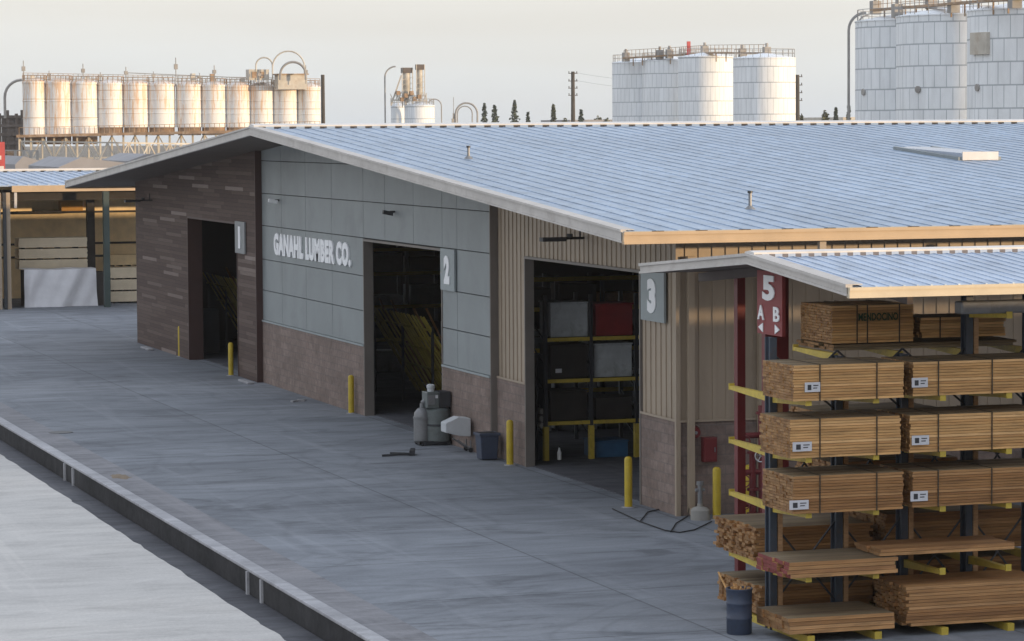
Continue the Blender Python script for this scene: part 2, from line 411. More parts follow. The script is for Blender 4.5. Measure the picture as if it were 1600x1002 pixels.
# ------------------------------------------------------------------ world, sun, camera
SUN_EL = R(2.6); sx, sy = .787, -.617
w = bpy.data.worlds.new("World"); SC.world = w; w.use_nodes = True
nt = w.node_tree; bg = nt.nodes['Background']
sky = nd(nt, 'ShaderNodeTexSky'); sky.sky_type = 'NISHITA'; sky.sun_disc = False
sky.sun_elevation = SUN_EL; sky.sun_rotation = math.atan2(sx, sy)
sky.air_density = 1.0; sky.dust_density = 2.5; sky.ozone_density = 1.0
tc = nd(nt, 'ShaderNodeTexCoord'); sp = nd(nt, 'ShaderNodeSeparateXYZ'); nt.links.new(tc.outputs['Generated'], sp.inputs[0])
# thin high haze near the horizon, cream in the upper left of the view
hz = ramp(nt, sp.outputs[2], [(0.0, (7.5, 8.0, 8.5)), (.018, (8.6, 8.9, 8.9)), (.045, (9.3, 9.2, 8.7)), (.35, (10.4, 11.1, 12.4)), (1, (10, 11.1, 13.0))])
cl = noise(nt, coords(nt, 'Generated', scale=(1, 1, 7)), 4.5, 3, .5, .4)
hz = mix(nt, ramp(nt, cl, [(.42, 0.0), (.68, .35)]), hz, (7.7, 7.35, 6.7))
skc = mix(nt, .80, sky.outputs[0], hz)
nt.links.new(skc, bg.inputs[0]); bg.inputs[1].default_value = .10
ld = bpy.data.lights.new('Sun', 'SUN'); ld.energy = 4.0; ld.angle = R(.6); ld.color = (1.0, .72, .42)
lo = bpy.data.objects.new('Sun', ld); COL.objects.link(lo)
sd = Vector((sx*math.cos(SUN_EL), sy*math.cos(SUN_EL), math.sin(SUN_EL)))
lo.rotation_euler = sd.to_track_quat('Z', 'Y').to_euler(); lo.location = (60, -40, 40)

cd = bpy.data.cameras.new('Camera'); cam = bpy.data.objects.new('Camera', cd); COL.objects.link(cam); SC.camera = cam
cd.sensor_width = 36; cd.lens = F/1600*36; cd.clip_start = .5; cd.clip_end = 6000
Rv = Vector((r0[0], r0[1], 0)); Fv = Vector((f0[0]*math.cos(PITCH), f0[1]*math.cos(PITCH), -math.sin(PITCH))); Uv = Rv.cross(Fv)
c_, s_ = math.cos(ROLL), math.sin(ROLL)
Rr = Rv*c_-Uv*s_; Ur = Rv*s_+Uv*c_
mw = Matrix((Rr, Ur, -Fv)).transposed().to_4x4(); mw.translation = Vector((0, 0, H)); cam.matrix_world = mw
SC.view_settings.view_transform = 'Standard'; SC.view_settings.look = 'None'; SC.view_settings.exposure = 0.2; SC.view_settings.gamma = 1

# ------------------------------------------------------------------ ground
KX = 13.0
def struct(o): o['kind'] = 'structure'; return o
def sheet(x0, x1, y0, y1, z): return MB().add([(x0, y0, z), (x1, y0, z), (x1, y1, z), (x0, y1, z)], [(0, 1, 2, 3)])
struct(sheet(KX-.02, 130, -60, 175, 0).build('concrete_yard', M['yard']))
struct(MB().add([(-700, -150, -.6), (1100, -150, -.6), (1100, 1500, -.6), (-700, 1500, -.6)], [(0, 1, 2, 3)]).build('ground', M['dirt']))
struct(box('gutter', M['gutter'], 12.0, KX-.02, -60, 175, -.7, -.45))
m = MB(); m.box(-60, 11.9, -60, 175, -.75, -.37); random.seed(11); yy = 30.0; e0 = 12.2
m.box(11.9, 12.2, -60, 30, -.75, -.37)
while yy < 175:
    st_ = random.uniform(.15, .9); e1 = 12.2+random.choice((-.01, 0, 0, .02))+random.gauss(0, .012)
    m.add([(11.9, yy, -.75), (e0, yy, -.75), (e1, yy+st_, -.75), (11.9, yy+st_, -.75), (11.9, yy, -.37), (e0, yy, -.37), (e1, yy+st_, -.37), (11.9, yy+st_, -.37)], [(4, 5, 6, 7), (1, 2, 6, 5)]); yy += st_; e0 = e1
struct(m.build('pale_concrete_slab', M['slab']))
random.seed(7)
k = MB()
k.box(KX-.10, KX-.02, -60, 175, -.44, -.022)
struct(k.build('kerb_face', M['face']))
struct(box('kerb', M['kerb'], KX-.13, KX+.16, -60, 175, -.02, .045, bevel=.02))
p = MB()
for px_, py_ in ((109, 730), (122, 741), (397, 905), (419, 922)):
    q = gX(px_, py_, KX); p.box(KX-.15, KX-.02, q[1]-.05, q[1]+.05, -.45, -.022)
struct(p.build('kerb_rib', M['kerb']))
struct(MB().add([(KX+.16, -60, .004), (KX+.95, -60, .004), (KX+.95, 175, .004), (KX+.16, 175, .004)], [(0, 1, 2, 3)]).build('pavement_edge_strip', M['edge']))
q = gz(95, 676); mh = MB().cyl((q[0], q[1], 0), (q[0], q[1], .012), .33, n=32).build('manhole_cover', M['darksteel'], loc=(q[0], q[1], 0))
tag(mh, 'dark round manhole cover set in the concrete near the kerb', 'manhole cover')
q = gz(187, 745); mh = MB(); n = 22; vs = [(q[0], q[1], .035)]
for i in range(n): a = 6.283*i/n; rr = random.uniform(.22, .36); vs.append((q[0]+rr*.8*math.cos(a), q[1]+rr*1.9*math.sin(a), .006))
mh.add(vs, [(0, 1+i, 1+(i+1) % n) for i in range(n)])
tag(mh.build('dirt_patch', M['dirtpatch'], loc=(q[0], q[1], 0)), 'low tan patch of spilt dirt beside the kerb', 'dirt')
for i, (x, y, l) in enumerate(((385, 598, 'low pale concrete stop at the right end of the brown wood wall'), (230, 546, 'low pale concrete stop at the left end of the brown wood wall'))):
    q = gz(x, y); o = box('wheel_stop', M['kerb'], q[0]-.12, q[0]+.10, q[1]-.7, q[1]+.7, 0, .07, bevel=.02); tag(o, l, 'wheel stop', 'concrete stops along the wall')

# ------------------------------------------------------------------ main shed
RZ = 8.17
XT, XG, XB, XR, YC, YF, XE = 23.2, 23.0, 22.8, 20.8, 59.8, 115.9, 75.0
def rz(y): return 8.17-abs(y-88)*2.07/31.5
def yzprism(mb, poly, x0, x1):
    """poly in (y,z), counter clockwise seen from -X... extruded along X"""
    n = len(poly); vs = [(x0, y, z) for y, z in poly]+[(x1, y, z) for y, z in poly]
    fs = [tuple(range(n)), tuple(range(2*n-1, n-1, -1))]+[(i, n+i, n+(i+1) % n, (i+1) % n) for i in range(n)]
    return mb.add(vs, fs)
T = .175
W = empty('warehouse', (XT, 88, 0), 'long low warehouse with blue metal roof, brown wood, grey panel and tan ribbed gable fronts', 'warehouse')
D1, D2, D3 = (98.75, 106.5, 5.07), (76.15, 83.85, 5.02), (61.9, 69.82, 5.07)
def gable(mb, y0, y1, z0, x0, x1, door=None, ztop=None):
    def seg(a, b, zb):
        if a < 88 < b: seg(a, 88, zb); seg(88, b, zb); return
        ta, tb = rz(a)-T, rz(b)-T
        if ztop is not None: ta, tb = min(ta, ztop), min(tb, ztop)
        if ta > zb+.01 or tb > zb+.01: yzprism(mb, [(a, zb), (b, zb), (b, tb), (a, ta)], x0, x1)
    if door and door[0] < y1 and door[1] > y0:
        if y0 < door[0]: seg(y0, door[0], z0)
        if door[1] < y1: seg(door[1], y1, z0)
        if ztop is None or ztop > door[2]: seg(max(y0, door[0]), min(y1, door[1]), max(z0, door[2]))
    else: seg(y0, y1, z0)
m = MB(); gable(m, 96.15, YF, 0, XB, XB+.3, D1); m.build('wood_cladding', M['plank'], W)
m = MB(); gable(m, 72.1, 96.15, 0, XG+.06, XG+.3, D2); m.build('panel_backing', M['panel_gap'], W)
# grey panels, one mesh, real joints
m = MB(); rows = [2.02, 2.98, 3.97, 5.05, 6.08, 7.12, 8.4]; cols = [72.12, 74.85, 76.15, 78.8, 81.6, 83.85, 87.35, 90.45, 93.5, 96.12]
for a, b in zip(cols[:-1], cols[1:]):
    for c, d in zip(rows[:-1], rows[1:]):
        if c < 5 and D2[0]-.1 < (a+b)/2 < D2[1]: continue
        gable(m, a+.012, b-.012, c+.012, XG, XG+.06, None, d-.012)
m.build('grey_panelling', M['panel'], W)
for a, b in ((83.85, 96.12), (72.1, 76.15)): box('block_wainscot', M['block_x'], XG-.02, XG+.06, a, b, 0, 1.97, W)
for a, b in ((83.85, 96.12), (72.08, 76.15)): box('sill_trim', M['signgrey'], XG-.05, XG+.06, a, b, 1.97, 2.02, W)
box('corner_return', M['brown_trim'], XB-.02, XG+.3, 96.09, 96.15, 0, rz(96.15)-T, W)
box('corner_return', M['grey_jamb'], XG-.01, XT+.1, 72.04, 72.1, 0, rz(72.1)-T, W)
# door linings
def lining(d, x0, x1, mat, name):
    m = MB(); m.box(x0, x1, d[1]-.06, d[1]+.003, 0, d[2]); m.box(x0, x1, d[0]-.003, d[0]+.06, 0, d[2]); m.box(x0, x1, d[0]+.06, d[1]-.06, d[2]-.06, d[2]+.003); m.build(name, mat, W)
lining(D1, XB-.02, XB+.50, M['brown_trim'], 'door_frame'); lining(D2, XG-.02, XG+.26, M['grey_jamb'], 'door_frame'); lining(D3, XT-.07, XT+.16, M['grey_jamb'], 'door_frame')
# tan ribbed cladding
m = MB(); gable(m, YC+.02, 72.04, 1.98, XT, XT+.1, D3)
y = YC+.16
while y < 72.0:
    z0 = D3[2] if D3[0]-.06 < y < D3[1]+.06 else 2.0
    yzprism(m, [(y-.08, z0), (y+.08, z0), (y+.08, rz(y)-T), (y-.08, rz(y)-T)], XT-.02, XT); y += .305
m.build('ribbed_gable_cladding', M['tan'], W)
for a, b in ((YC, D3[0]), (D3[1], 72.04)): box('block_wainscot', M['block_x'], XT-.05, XT+.1, a, b, 0, 1.98, W)
m = MB(); m.box(XT+.1, XE, YC-.02, YC+.2, 0, 1.98); m.build('side_wainscot', M['block_y'], W)
m = MB(); m.box(XT+.02, XE, YC, YC+.1, 1.98, rz(YC)-T); x = XT+.2
while x < XE: m.box(x-.05, x+.05, YC-.02, YC, 2.0, rz(YC)-T); x += .305
m.build('ribbed_side_cladding', M['tan'], W)
m = MB(); m.box(XT-.08, XT+.02, YC-.07, YC+.02, 0, rz(YC)-T); m.box(XT-.075, D3[0]*0+XT-.052, YC, D3[0], 1.98, 2.03); m.box(XT-.075, XT-.052, D3[1], 72.0, 1.98, 2.03); m.box(XT+.02, XE, YC-.07, YC-.046, 1.97, 2.02); m.build('corner_trim', M['tan'], W)
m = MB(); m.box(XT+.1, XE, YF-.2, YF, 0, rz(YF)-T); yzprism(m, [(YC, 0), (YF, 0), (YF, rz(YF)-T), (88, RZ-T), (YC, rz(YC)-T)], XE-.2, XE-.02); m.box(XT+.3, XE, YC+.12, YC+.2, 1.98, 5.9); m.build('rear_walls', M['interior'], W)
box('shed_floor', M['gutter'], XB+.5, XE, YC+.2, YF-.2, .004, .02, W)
# roof
def slab(x0, x1, ya, za, yb, zb, th): m = MB(); return yzprism(m, [(ya, za-th), (yb, zb-th), (yb, zb), (ya, za)], x0, x1)
E0, E1, RZ = 56.5, 119.5, 8.17
m = slab(XR+.03, XE, E0+.05, rz(E0+.05), 88, RZ, .05); x = XR+.25
while x < XE:
    yzprism(m, [(E0+.05, rz(E0+.05)), (87.75, rz(87.75)), (87.75, rz(87.75)+.015), (E0+.05, rz(E0+.05)+.015)], x-.022, x+.022)
    x += .46
m.build('roof_sheet', M['roof'], W)
m = slab(XR+.03, XE, 88, RZ, E1, rz(E1), .05); x = XR+.25
while x < XE:
    yzprism(m, [(88.25, rz(88.25)), (E1, rz(E1)), (E1, rz(E1)+.05), (88.25, rz(88.25)+.05)], x-.03, x+.03)
    x += .46
m.build('roof_sheet', M['roof'], W)
m = slab(XR+.05, XE, E0+.1, rz(E0+.1)-.15, 88, RZ-.15, .05); yzprism(m, [(88, RZ-.20), (E1-.1, rz(E1)-.20), (E1-.1, rz(E1)-.15), (88, RZ-.15)], XR+.05, XE); m.build('soffit', M['soffit'], W)
m = MB(); yzprism(m, [(87.66, 8.15), (88, 8.2), (88, 8.29), (87.66, 8.245)], XR-.03, XE); yzprism(m, [(88, 8.2), (88.34, 8.15), (88.34, 8.245), (88, 8.29)], XR-.03, XE); m.build('ridge_cap', M['cap'], W)
box('rib_closures', M['closure'], XR, XE, 87.60, 87.655, 8.05, 8.205, W)
def rake(ya, za, yb, zb, x, nm, mat, par, hgt=.215):
    m = MB(); yzprism(m, [(ya, za-hgt), (yb, zb-hgt), (yb, zb+.035), (ya, za+.035)], x-.05, x+.03)
    yzprism(m, [(ya, za+.0), (yb, zb+.0), (yb, zb+.05), (ya, za+.05)], x-.085, x-.051)
    yzprism(m, [(ya, za-hgt), (yb, zb-hgt), (yb, zb-hgt+.04), (ya, za-hgt+.04)], x-.075, x-.051)
    yzprism(m, [(ya, za+.037), (yb, zb+.037), (yb, zb+.05), (ya, za+.05)], x-.05, x+.20)
    return m.build(nm, mat, par)
rake(E0, rz(E0), 88, RZ, XR, 'rake_trim', M['paletrim'], W); rake(88, RZ, E1, rz(E1), XR, 'rake_trim', M['paletrim'], W)
m = MB(); z = rz(E0); m.box(XR-.05, XE, E0-.09, E0+.05, z-.24, z-.02); m.box(XR-.05, XE, E0-.115, E0-.091, z-.06, z+.0); m.box(XR-.05, XE, E0-.11, E0-.091, z-.24, z-.19)
m.build('eave_gutter', M['tanlight'], W)
box('eave_closures', M['closure3'], XR, XE, E0-.03, E0+.045, z-.015, z+.012, W)
box('far_eave_gutter', M['tanlight'], XR-.05, XE, E1-.05, E1+.09, rz(E1)-.26, rz(E1)-.02, W)
for xx in (25.0, 33.2, 41.4):
    m = MB(); m.box(xx-.07, xx+.07, E0-.07, E0+.05, z-.62, z-.26); m.bar((xx, E0, z-.6), (xx, YC-.1, z-1.2), .12); m.box(xx-.06, xx+.06, YC-.2, YC-.08, 0, z-1.2); m.build('downspout', M['tan'], W)
m = MB(); q = gz(1068, 804); m.box(XT+.16, XT+.29, YC-.20, YC-.07, .08, 5.3); m.bar((XT+.22, YC-.14, .15), (XT+.22, YC-.35, .06), .12); m.box(XT+.14, XT+.31, YC-.205, YC-.065, 5.3, 5.45); m.build('downspout', M['tan'], W)
# skylight and roof vents
def onroof(px, py):
    d = ray(px, py); s = 2.07/31.5; t = (RZ-88*s-H)/(d[2]-d[1]*s); return (d[0]*t, d[1]*t, H+d[2]*t)
q = onroof(1504, 251); q2 = onroof(1555, 250); x0, x1, y0 = q[0], q2[0], q[1]
S = empty('roof_skylight', (x0, y0, q[2]), 'long white ridge-shaped skylight on the blue warehouse roof', 'skylight')
L = 4.0; m = MB()
def RS(y, dz): return (rz(y)+dz)
h = .24; xm = (x0+x1)/2
vs = []
for y in (y0, y0+L):
    k_ = 1.0 if y == y0 else .35; vs += [(x0, y, RS(y, 0)), (x1, y, RS(y, 0)), (x1, y, RS(y, h*.8*k_)), (xm, y, RS(y, h*k_)), (x0, y, RS(y, h*.8*k_))]
m.add(vs, [(0, 1, 2, 3, 4), (5, 9, 8, 7, 6), (1, 6, 7, 2), (2, 7, 8, 3), (3, 8, 9, 4), (4, 9, 5, 0)]); m.build('translucent_cover', M['skylight'], S)
m = MB(); m.box(x0-.02, x1+.02, y0-.05, y0-.003, RS(y0, .01), RS(y0, h*.95)); m.build('front_frame', M['cap'], S)
m = MB(); yzprism(m, [(y0, RS(y0, 0)), (y0+L, RS(y0+L, 0)), (y0+L, RS(y0+L, .09)), (y0, RS(y0, .09))], x0-.12, x0-.003); yzprism(m, [(y0, RS(y0, 0)), (y0+L, RS(y0+L, 0)), (y0+L, RS(y0+L, .09)), (y0, RS(y0, .09))], x1+.003, x1+.12); m.build('flashing', M['panel'], S)
for px_, py_, hh, lb in ((732, 248, .30, 'short dark vent pipe on the roof near its left end'), (1172, 327, .36, 'thin dark vent pipe on the roof above the tan gutter')):
    q = onroof(px_, py_); V = empty('vent_pipe', q, lb, 'vent pipe', 'vent pipes on the blue roof')
    MB().cyl(q, (q[0], q[1], q[2]+hh), .035, n=12).build('pipe', M['greysteel'], V); MB().cyl((q[0], q[1], q[2]+hh-.02), (q[0], q[1], q[2]+hh+.03), .055, n=12).build('cap', M['darksteel'], V)
    MB().cyl((q[0], q[1], q[2]-.02), (q[0], q[1], q[2]+.07), .14, .05, n=12).build('flashing', M['greysteel'], V)

# ------------------------------------------------------------------ signs and lettering
def numsign(s, x, ya, yb, z0, z1, board, lb, nw, nh, group='number signs by the doors'):
    N = empty('number_sign', (x, (ya+yb)/2, z0), lb, 'sign', group)
    box('board', board, x-.05, x, ya, yb, z0, z1, N)
    cy = (ya+yb)/2
    text_part('number', s, M['white'], (x-.052, cy+nw/2, (z0+z1)/2-nh/2), (0, -1, 0), (0, 0, 1), nw, nh, N, bold=.07)
    return N
numsign('1', XB-.02, 97.45, 98.82, 4.08, 5.12, M['signgrey2'], 'pale grey board with white number 1 on the brown wood wall', .28, .72)
numsign('2', XG-.02, 74.88, 76.1, 3.97, 5.04, M['signgrey'], 'grey board with white number 2 on the grey panel wall', .48, .74)
numsign('3', XT-.06, 60.35, 61.75, 4.02, 5.10, M['signgrey'], 'grey board with white number 3 on the tan ribbed wall', .50, .74)
t = text_part('wall_lettering', 'GANAHL LUMBER CO.', M['white'], (XG-.003, 94.35, 4.17), (0, -1, 0), (0, 0, 1), 9.25, .70, None, bold=.06, depth=.05, spacing=1.12)
tag(t, 'row of raised white block capitals on the grey panel wall', 'lettering')
xs = 20.35; a = gX(1183, 430, xs); b = gX(1222, 430, xs); c = gX(1200, 523, xs)
N = empty('aisle_sign', (xs, b[1], c[2]), 'dark red board with white 5, A and B under the small canopy', 'sign')
YA, YB, ZB, ZT = a[1], b[1], c[2], c[2]+1.08
box('board', M['signred'], xs, xs+.06, YB, YA, ZB, ZT, N)
wY = YA-YB; X_ = xs-.003
text_part('number', '5', M['white'], (X_, YB+wY*.5+.27, ZB+.58), (0, -1, 0), (0, 0, 1), .52, .43, N, bold=.05)
text_part('letter', 'A', M['white'], (X_, YA-.06, ZB+.24), (0, -1, 0), (0, 0, 1), .28, .25, N, bold=.03)
text_part('letter', 'B', M['white'], (X_, YB+.34, ZB+.24), (0, -1, 0), (0, 0, 1), .26, .25, N, bold=.03)
for cy, dr in ((YA-.2, 1), (YB+.2, -1)):
    m = MB(); yy = [(cy+dr*.12, ZB+.11), (cy-dr*.08, ZB+.19), (cy-dr*.08, ZB+.03)]
    if dr < 0: yy = yy[::-1]
    yzprism(m, yy[::-1], X_-.015, X_); m.build('arrow', M['white'], N)

# ------------------------------------------------------------------ yard fittings
bl = [((282, 557), 'yellow bollard left of the doorway marked 1'), ((361, 587), 'yellow bollard right of the doorway marked 1'), ((549, 646), 'yellow bollard left of the doorway marked 2'),
      ((797, 727), 'yellow bollard left of the doorway marked 3, right of the blue bin'), ((982, 793), 'yellow bollard right of the doorway marked 3'),
      ((1120, 812), 'yellow bollard left of the two guarding the red fire valves'), ((1170, 808), 'yellow bollard nearer the lumber rack, guarding the red fire valves')]
b0 = None
for (pp, lb) in bl:
    q = gz(*pp)
    if b0 is None:
        b0 = empty('bollard', q, lb, 'bollard', 'yellow bollards along the warehouse front')
        MB().lathe((q[0], q[1], 0), [(.085, .0), (.085, 1.03), (.075, 1.07), (.045, 1.095), (.01, 1.10)], 20).build('post', M['yellow'], b0, smooth=True)
        MB().lathe((q[0], q[1], 0), [(.15, .0), (.15, .012), (.095, .02)], 20).build('footing', M['kerb'], b0)
    else:
        o = copy_tree(b0); o.location = q; o['label'] = lb
# blue wheeled bin
q = gz(761, 718); B = empty('waste_bin', q, 'dark blue square waste bin against the tan wall near door 3', 'bin')
m = MB(); hx = .24
m.add([(q[0]-hx+.04, q[1]-hx+.04, .02), (q[0]+hx-.04, q[1]-hx+.04, .02), (q[0]+hx-.04, q[1]+hx-.04, .02), (q[0]-hx+.04, q[1]+hx-.04, .02), (q[0]-hx, q[1]-hx, .66), (q[0]+hx, q[1]-hx, .66), (q[0]+hx, q[1]+hx, .66), (q[0]-hx, q[1]+hx, .66)],
      [(0, 3, 2, 1), (4, 5, 6, 7), (0, 1, 5, 4), (1, 2, 6, 5), (2, 3, 7, 6), (3, 0, 4, 7)]); m.build('body', M['binblue'], B, bevel=.02)
box('rim', M['binblue'], q[0]-hx-.03, q[0]+hx+.03, q[1]-hx-.03, q[1]+hx+.03, .60, .665, B, .01); box('inside', M['rubber'], q[0]-hx+.03, q[0]+hx-.03, q[1]-hx+.03, q[1]+hx-.03, .662, .668, B)
# dust collector with canister, box and white funnel bag
q = gz(676, 697); q = (q[0]+.1, q[1]+.3, 0); DC = empty('dust_collector', q, 'grey dust collector with a canister and square motor box beside door 2', 'machine')
X, Y = q[0], q[1]
MB().lathe((X-.27, Y+.06, 0), [(.20, .10), (.22, .12), (.22, .68), (.235, .69), (.235, .73), (.21, .74), (.20, .84), (.12, .94), (.08, .96)], 24).build('canister', M['greysteel'], DC, smooth=True)
MB().lathe((X+.12, Y, 0), [(.31, .10), (.33, .12), (.33, .90), (.28, .95), (.2, .97)], 28).build('drum', M['greygreen'], DC, smooth=True)
m = MB(); m.tube([(X-.27, Y+.06, .93), (X-.27, Y+.06, 1.08), (X-.20, Y+.06, 1.14)], .06, 12); m.build('elbow_duct', M['greysteel'], DC)
MB().lathe((X+.12, Y, 0), [(.34, .50), (.345, .51), (.345, .54), (.34, .55)], 28).build('drum_band', M['darksteel'], DC)
box('access_panel', M['greysteel'], X-.20, X-.02, Y-.256, Y-.243, 1.06, 1.30, DC); box('rating_plate', M['paper'], X+.00, X+.07, Y-.25, Y-.243, 1.22, 1.30, DC)
box('motor_box', M['greygreen'], X-.22, X+.10, Y-.24, Y+.24, .96, 1.38, DC, .02)
box('filter_box', M['darksteel'], X+.105, X+.42, Y-.24, Y+.24, .98, 1.38, DC, .02)
m = MB(); m.cyl((X-.05, Y, 1.38), (X-.05, Y, 1.46), .09); m.lathe((X-.05, Y, 1.46), [(.10, 0), (.11, .03), (.11, .08), (.06, .11)], 16); m.build('exhaust_cap', M['canvas'], DC, smooth=True)
m = MB(); m.box(X-.42, X+.42, Y-.26, Y-.20, .04, .12); m.box(X-.42, X+.42, Y+.20, Y+.26, .04, .12); m.box(X-.42, X-.34, Y-.26, Y+.26, .045, .115); m.box(X+.34, X+.42, Y-.26, Y+.26, .045, .115); m.build('skid', M['darksteel'], DC)
for dx in (-.36, .36):
    for dy in (-.25, .25): MB().cyl((X+dx, Y+dy-.02, .05), (X+dx, Y+dy+.02, .05), .05, n=12).build('caster', M['rubber'], DC)
m = MB(); m.tube([(X+.40, Y-.1, .95), (X+.52, Y-.1, .9), (X+.56, Y-.1, .5)], .03); m.tube([(X+.3, Y-.2, .55), (X+.5, Y-.22, .60)], .05); m.build('hose', M['rubber'], DC)
m = MB(); m.tube([(X+.62, Y+.1, .98), (X+.62, Y+.1, .8)], .015); m.build('lever', M['aluminium'], DC)
# white funnel pan
FX, FY = 22.58, 73.6; FP = empty('scrap_trolley', (FX, FY, 0), 'white tapered hopper on a small trolley right of the grey dust collector', 'trolley')
m = MB(); a0 = [(FX-.36, .52), (FX-.36, .76), (FX-.02, .90), (FX+.30, .86), (FX+.30, .40), (FX+.02, .42)]
n = len(a0); vs = [(x, FY-.22, z) for x, z in a0]+[(x, FY+.22, z) for x, z in a0]
m.add(vs, [tuple(range(n-1, -1, -1)), tuple(range(n, 2*n))]+[(i, (i+1) % n, n+(i+1) % n, n+i) for i in range(n)]); m.build('hopper', M['canvas'], FP, bevel=.02)
m = MB()
for dy in (-.19, .19): m.bar((FX-.05, FY+dy, .33), (FX+.34, FY+dy, .05), .03); m.bar((FX+.3, FY+dy, .3), (FX+.3, FY+dy, .05), .03)
m.bar((FX+.32, FY-.2, .12), (FX+.32, FY+.2, .12), .03); m.build('frame', M['greysteel'], FP)
for dy in (-.2, .2): MB().cyl((FX+.3, FY+dy-.02, .06), (FX+.3, FY+dy+.02, .06), .06, n=14).build('wheel', M['rubber'], FP)
# flat bars on the ground
q = gz(625, 713); m = MB()
m.bar((q[0]-.45, q[1]+.05, .03), (q[0]+.35, q[1]-.02, .05), .07, .05); m.bar((q[0]-.1, q[1]+.5, .03), (q[0]+.3, q[1]+.0, .05), .06, .05); m.bar((q[0]+.3, q[1]-.02, .06), (q[0]+.45, q[1]+.4, .10), .12, .1)
tag(m.build('metal_bars', M['darksteel'], loc=(q[0], q[1], 0)), 'dark flat metal bars lying on the concrete in front of door 2', 'metal bars')
q = gz(470, 628); m = MB(); m.bar((q[0]-.3, q[1]-.1, .03), (q[0]+.2, q[1]+.3, .03), .1, .05); m.box(q[0]-.1, q[0]+.1, q[1]-.05, q[1]+.06, 0, .08)
tag(m.build('wood_offcut', M['kerb'], loc=(q[0], q[1], 0)), 'small pale offcuts lying below the company lettering', 'offcut')
# black hose on the ground right of door 3
m = MB(); pts = [gz(*p, .02) for p in ((957, 795), (1000, 815), (1040, 829), (1062, 832), (1085, 828), (1112, 815))]; m.tube(pts, .013)
m.tube([gz(*p, .02) for p in ((1000, 815), (1012, 800), (1030, 796))], .013); m.tube([gz(*p, .02) for p in ((1048, 831), (1056, 818), (1075, 806))], .013)
tag(m.build('ground_hose', M['rubber'], loc=pts[0]), 'thin black hose snaking over the concrete at the tan corner', 'hose')
# lamps and camera on walls
def arm_lamp(p, lb, hor=1):
    A = empty('wall_lamp', p, lb, 'lamp', 'black arm lamps on the gable'); x, y, z = p
    m = MB(); m.tube([(x, y, z), (x-.9, y, z)], .03); m.tube([(x-.1, y, z), (x-.1, y, z+.25)], .02); m.build('arm', M['wire'], A)
    m = MB(); m.obox((x-.75, y, z-.02), (1, 0, 0), (0, 1, 0), (0, 0, 1), .28, .13, .045); m.cyl((x-.35, y, z+.02), (x-.35, y, z+.1), .07); m.build('lamp_head', M['darksteel'], A)
arm_lamp(tuple(gX(913, 372, XT-.06)), 'black arm lamp under the roof edge above door 3')
arm_lamp(tuple(gX(238, 313, XB-.02)), 'black arm lamp high on the left end of the brown wall')
for pp, lb in (((436, 313), 'small white security camera on the grey panels near the brown wall'), ((617, 331), 'small dark security camera on the grey panels above door 2')):
    q = gX(*pp, XG-.01); A = empty('security_camera', q, lb, 'camera', 'security cameras'); x, y, z = q
    MB().cyl((x, y, z), (x-.14, y, z), .03, n=10).build('bracket', M['darksteel'], A); MB().obox((x-.2, y, z-.03), (1, 0, -.2), (0, 1, 0), (.2, 0, 1), .14, .06, .055).build('housing', M['white'] if 'white' in lb else M['darksteel'], A)
# fire fittings on the side wall
q = gY(1086, 676, YC-.09); A = empty('fire_bell', q, 'round dark red fire bell on the tan side wall', 'bell'); MB().cyl((q[0], q[1]+.06, q[2]), (q[0], q[1]-.04, q[2]), .14, .11, 24).build('gong', M['red'], A); MB().cyl((q[0], q[1]-.03, q[2]), (q[0], q[1]-.08, q[2]), .035, n=12).build('hub', M['greysteel'], A)
q = gY(1107, 702, YC-.09); A = empty('fire_cabinet', (q[0], q[1], q[2]-.27), 'dark red fire hose cabinet fixed to the side wall', 'cabinet'); box('case', M['red'], q[0]-.15, q[0]+.15, q[1]-.12, q[1]+.06, q[2]-.26, q[2]+.26, A, .01); box('door', M['red'], q[0]-.13, q[0]+.13, q[1]-.135, q[1]-.121, q[2]-.23, q[2]+.23, A, .004); MB().box(q[0]+.08, q[0]+.10, q[1]-.15, q[1]-.136, q[2]-.05, q[2]+.05).build('handle', M['greysteel'], A)
q = gz(1094, 812); A = empty('standpipe', q, 'grey standpipe with a bulky base beside the downspout', 'pipe'); MB().lathe(q, [(.20, 0), (.20, .2), (.15, .25), (.06, .28), (.06, .34)], 20).build('base', M['cement'], A, smooth=True)
m = MB(); m.cyl((q[0], q[1], .3), (q[0], q[1], .75), .05, n=14); m.cyl((q[0]-.1, q[1], .62), (q[0]+.1, q[1], .62), .035, n=10); m.cyl((q[0], q[1], .72), (q[0], q[1], .80), .075, n=14); m.build('riser', M['greysteel'], A)
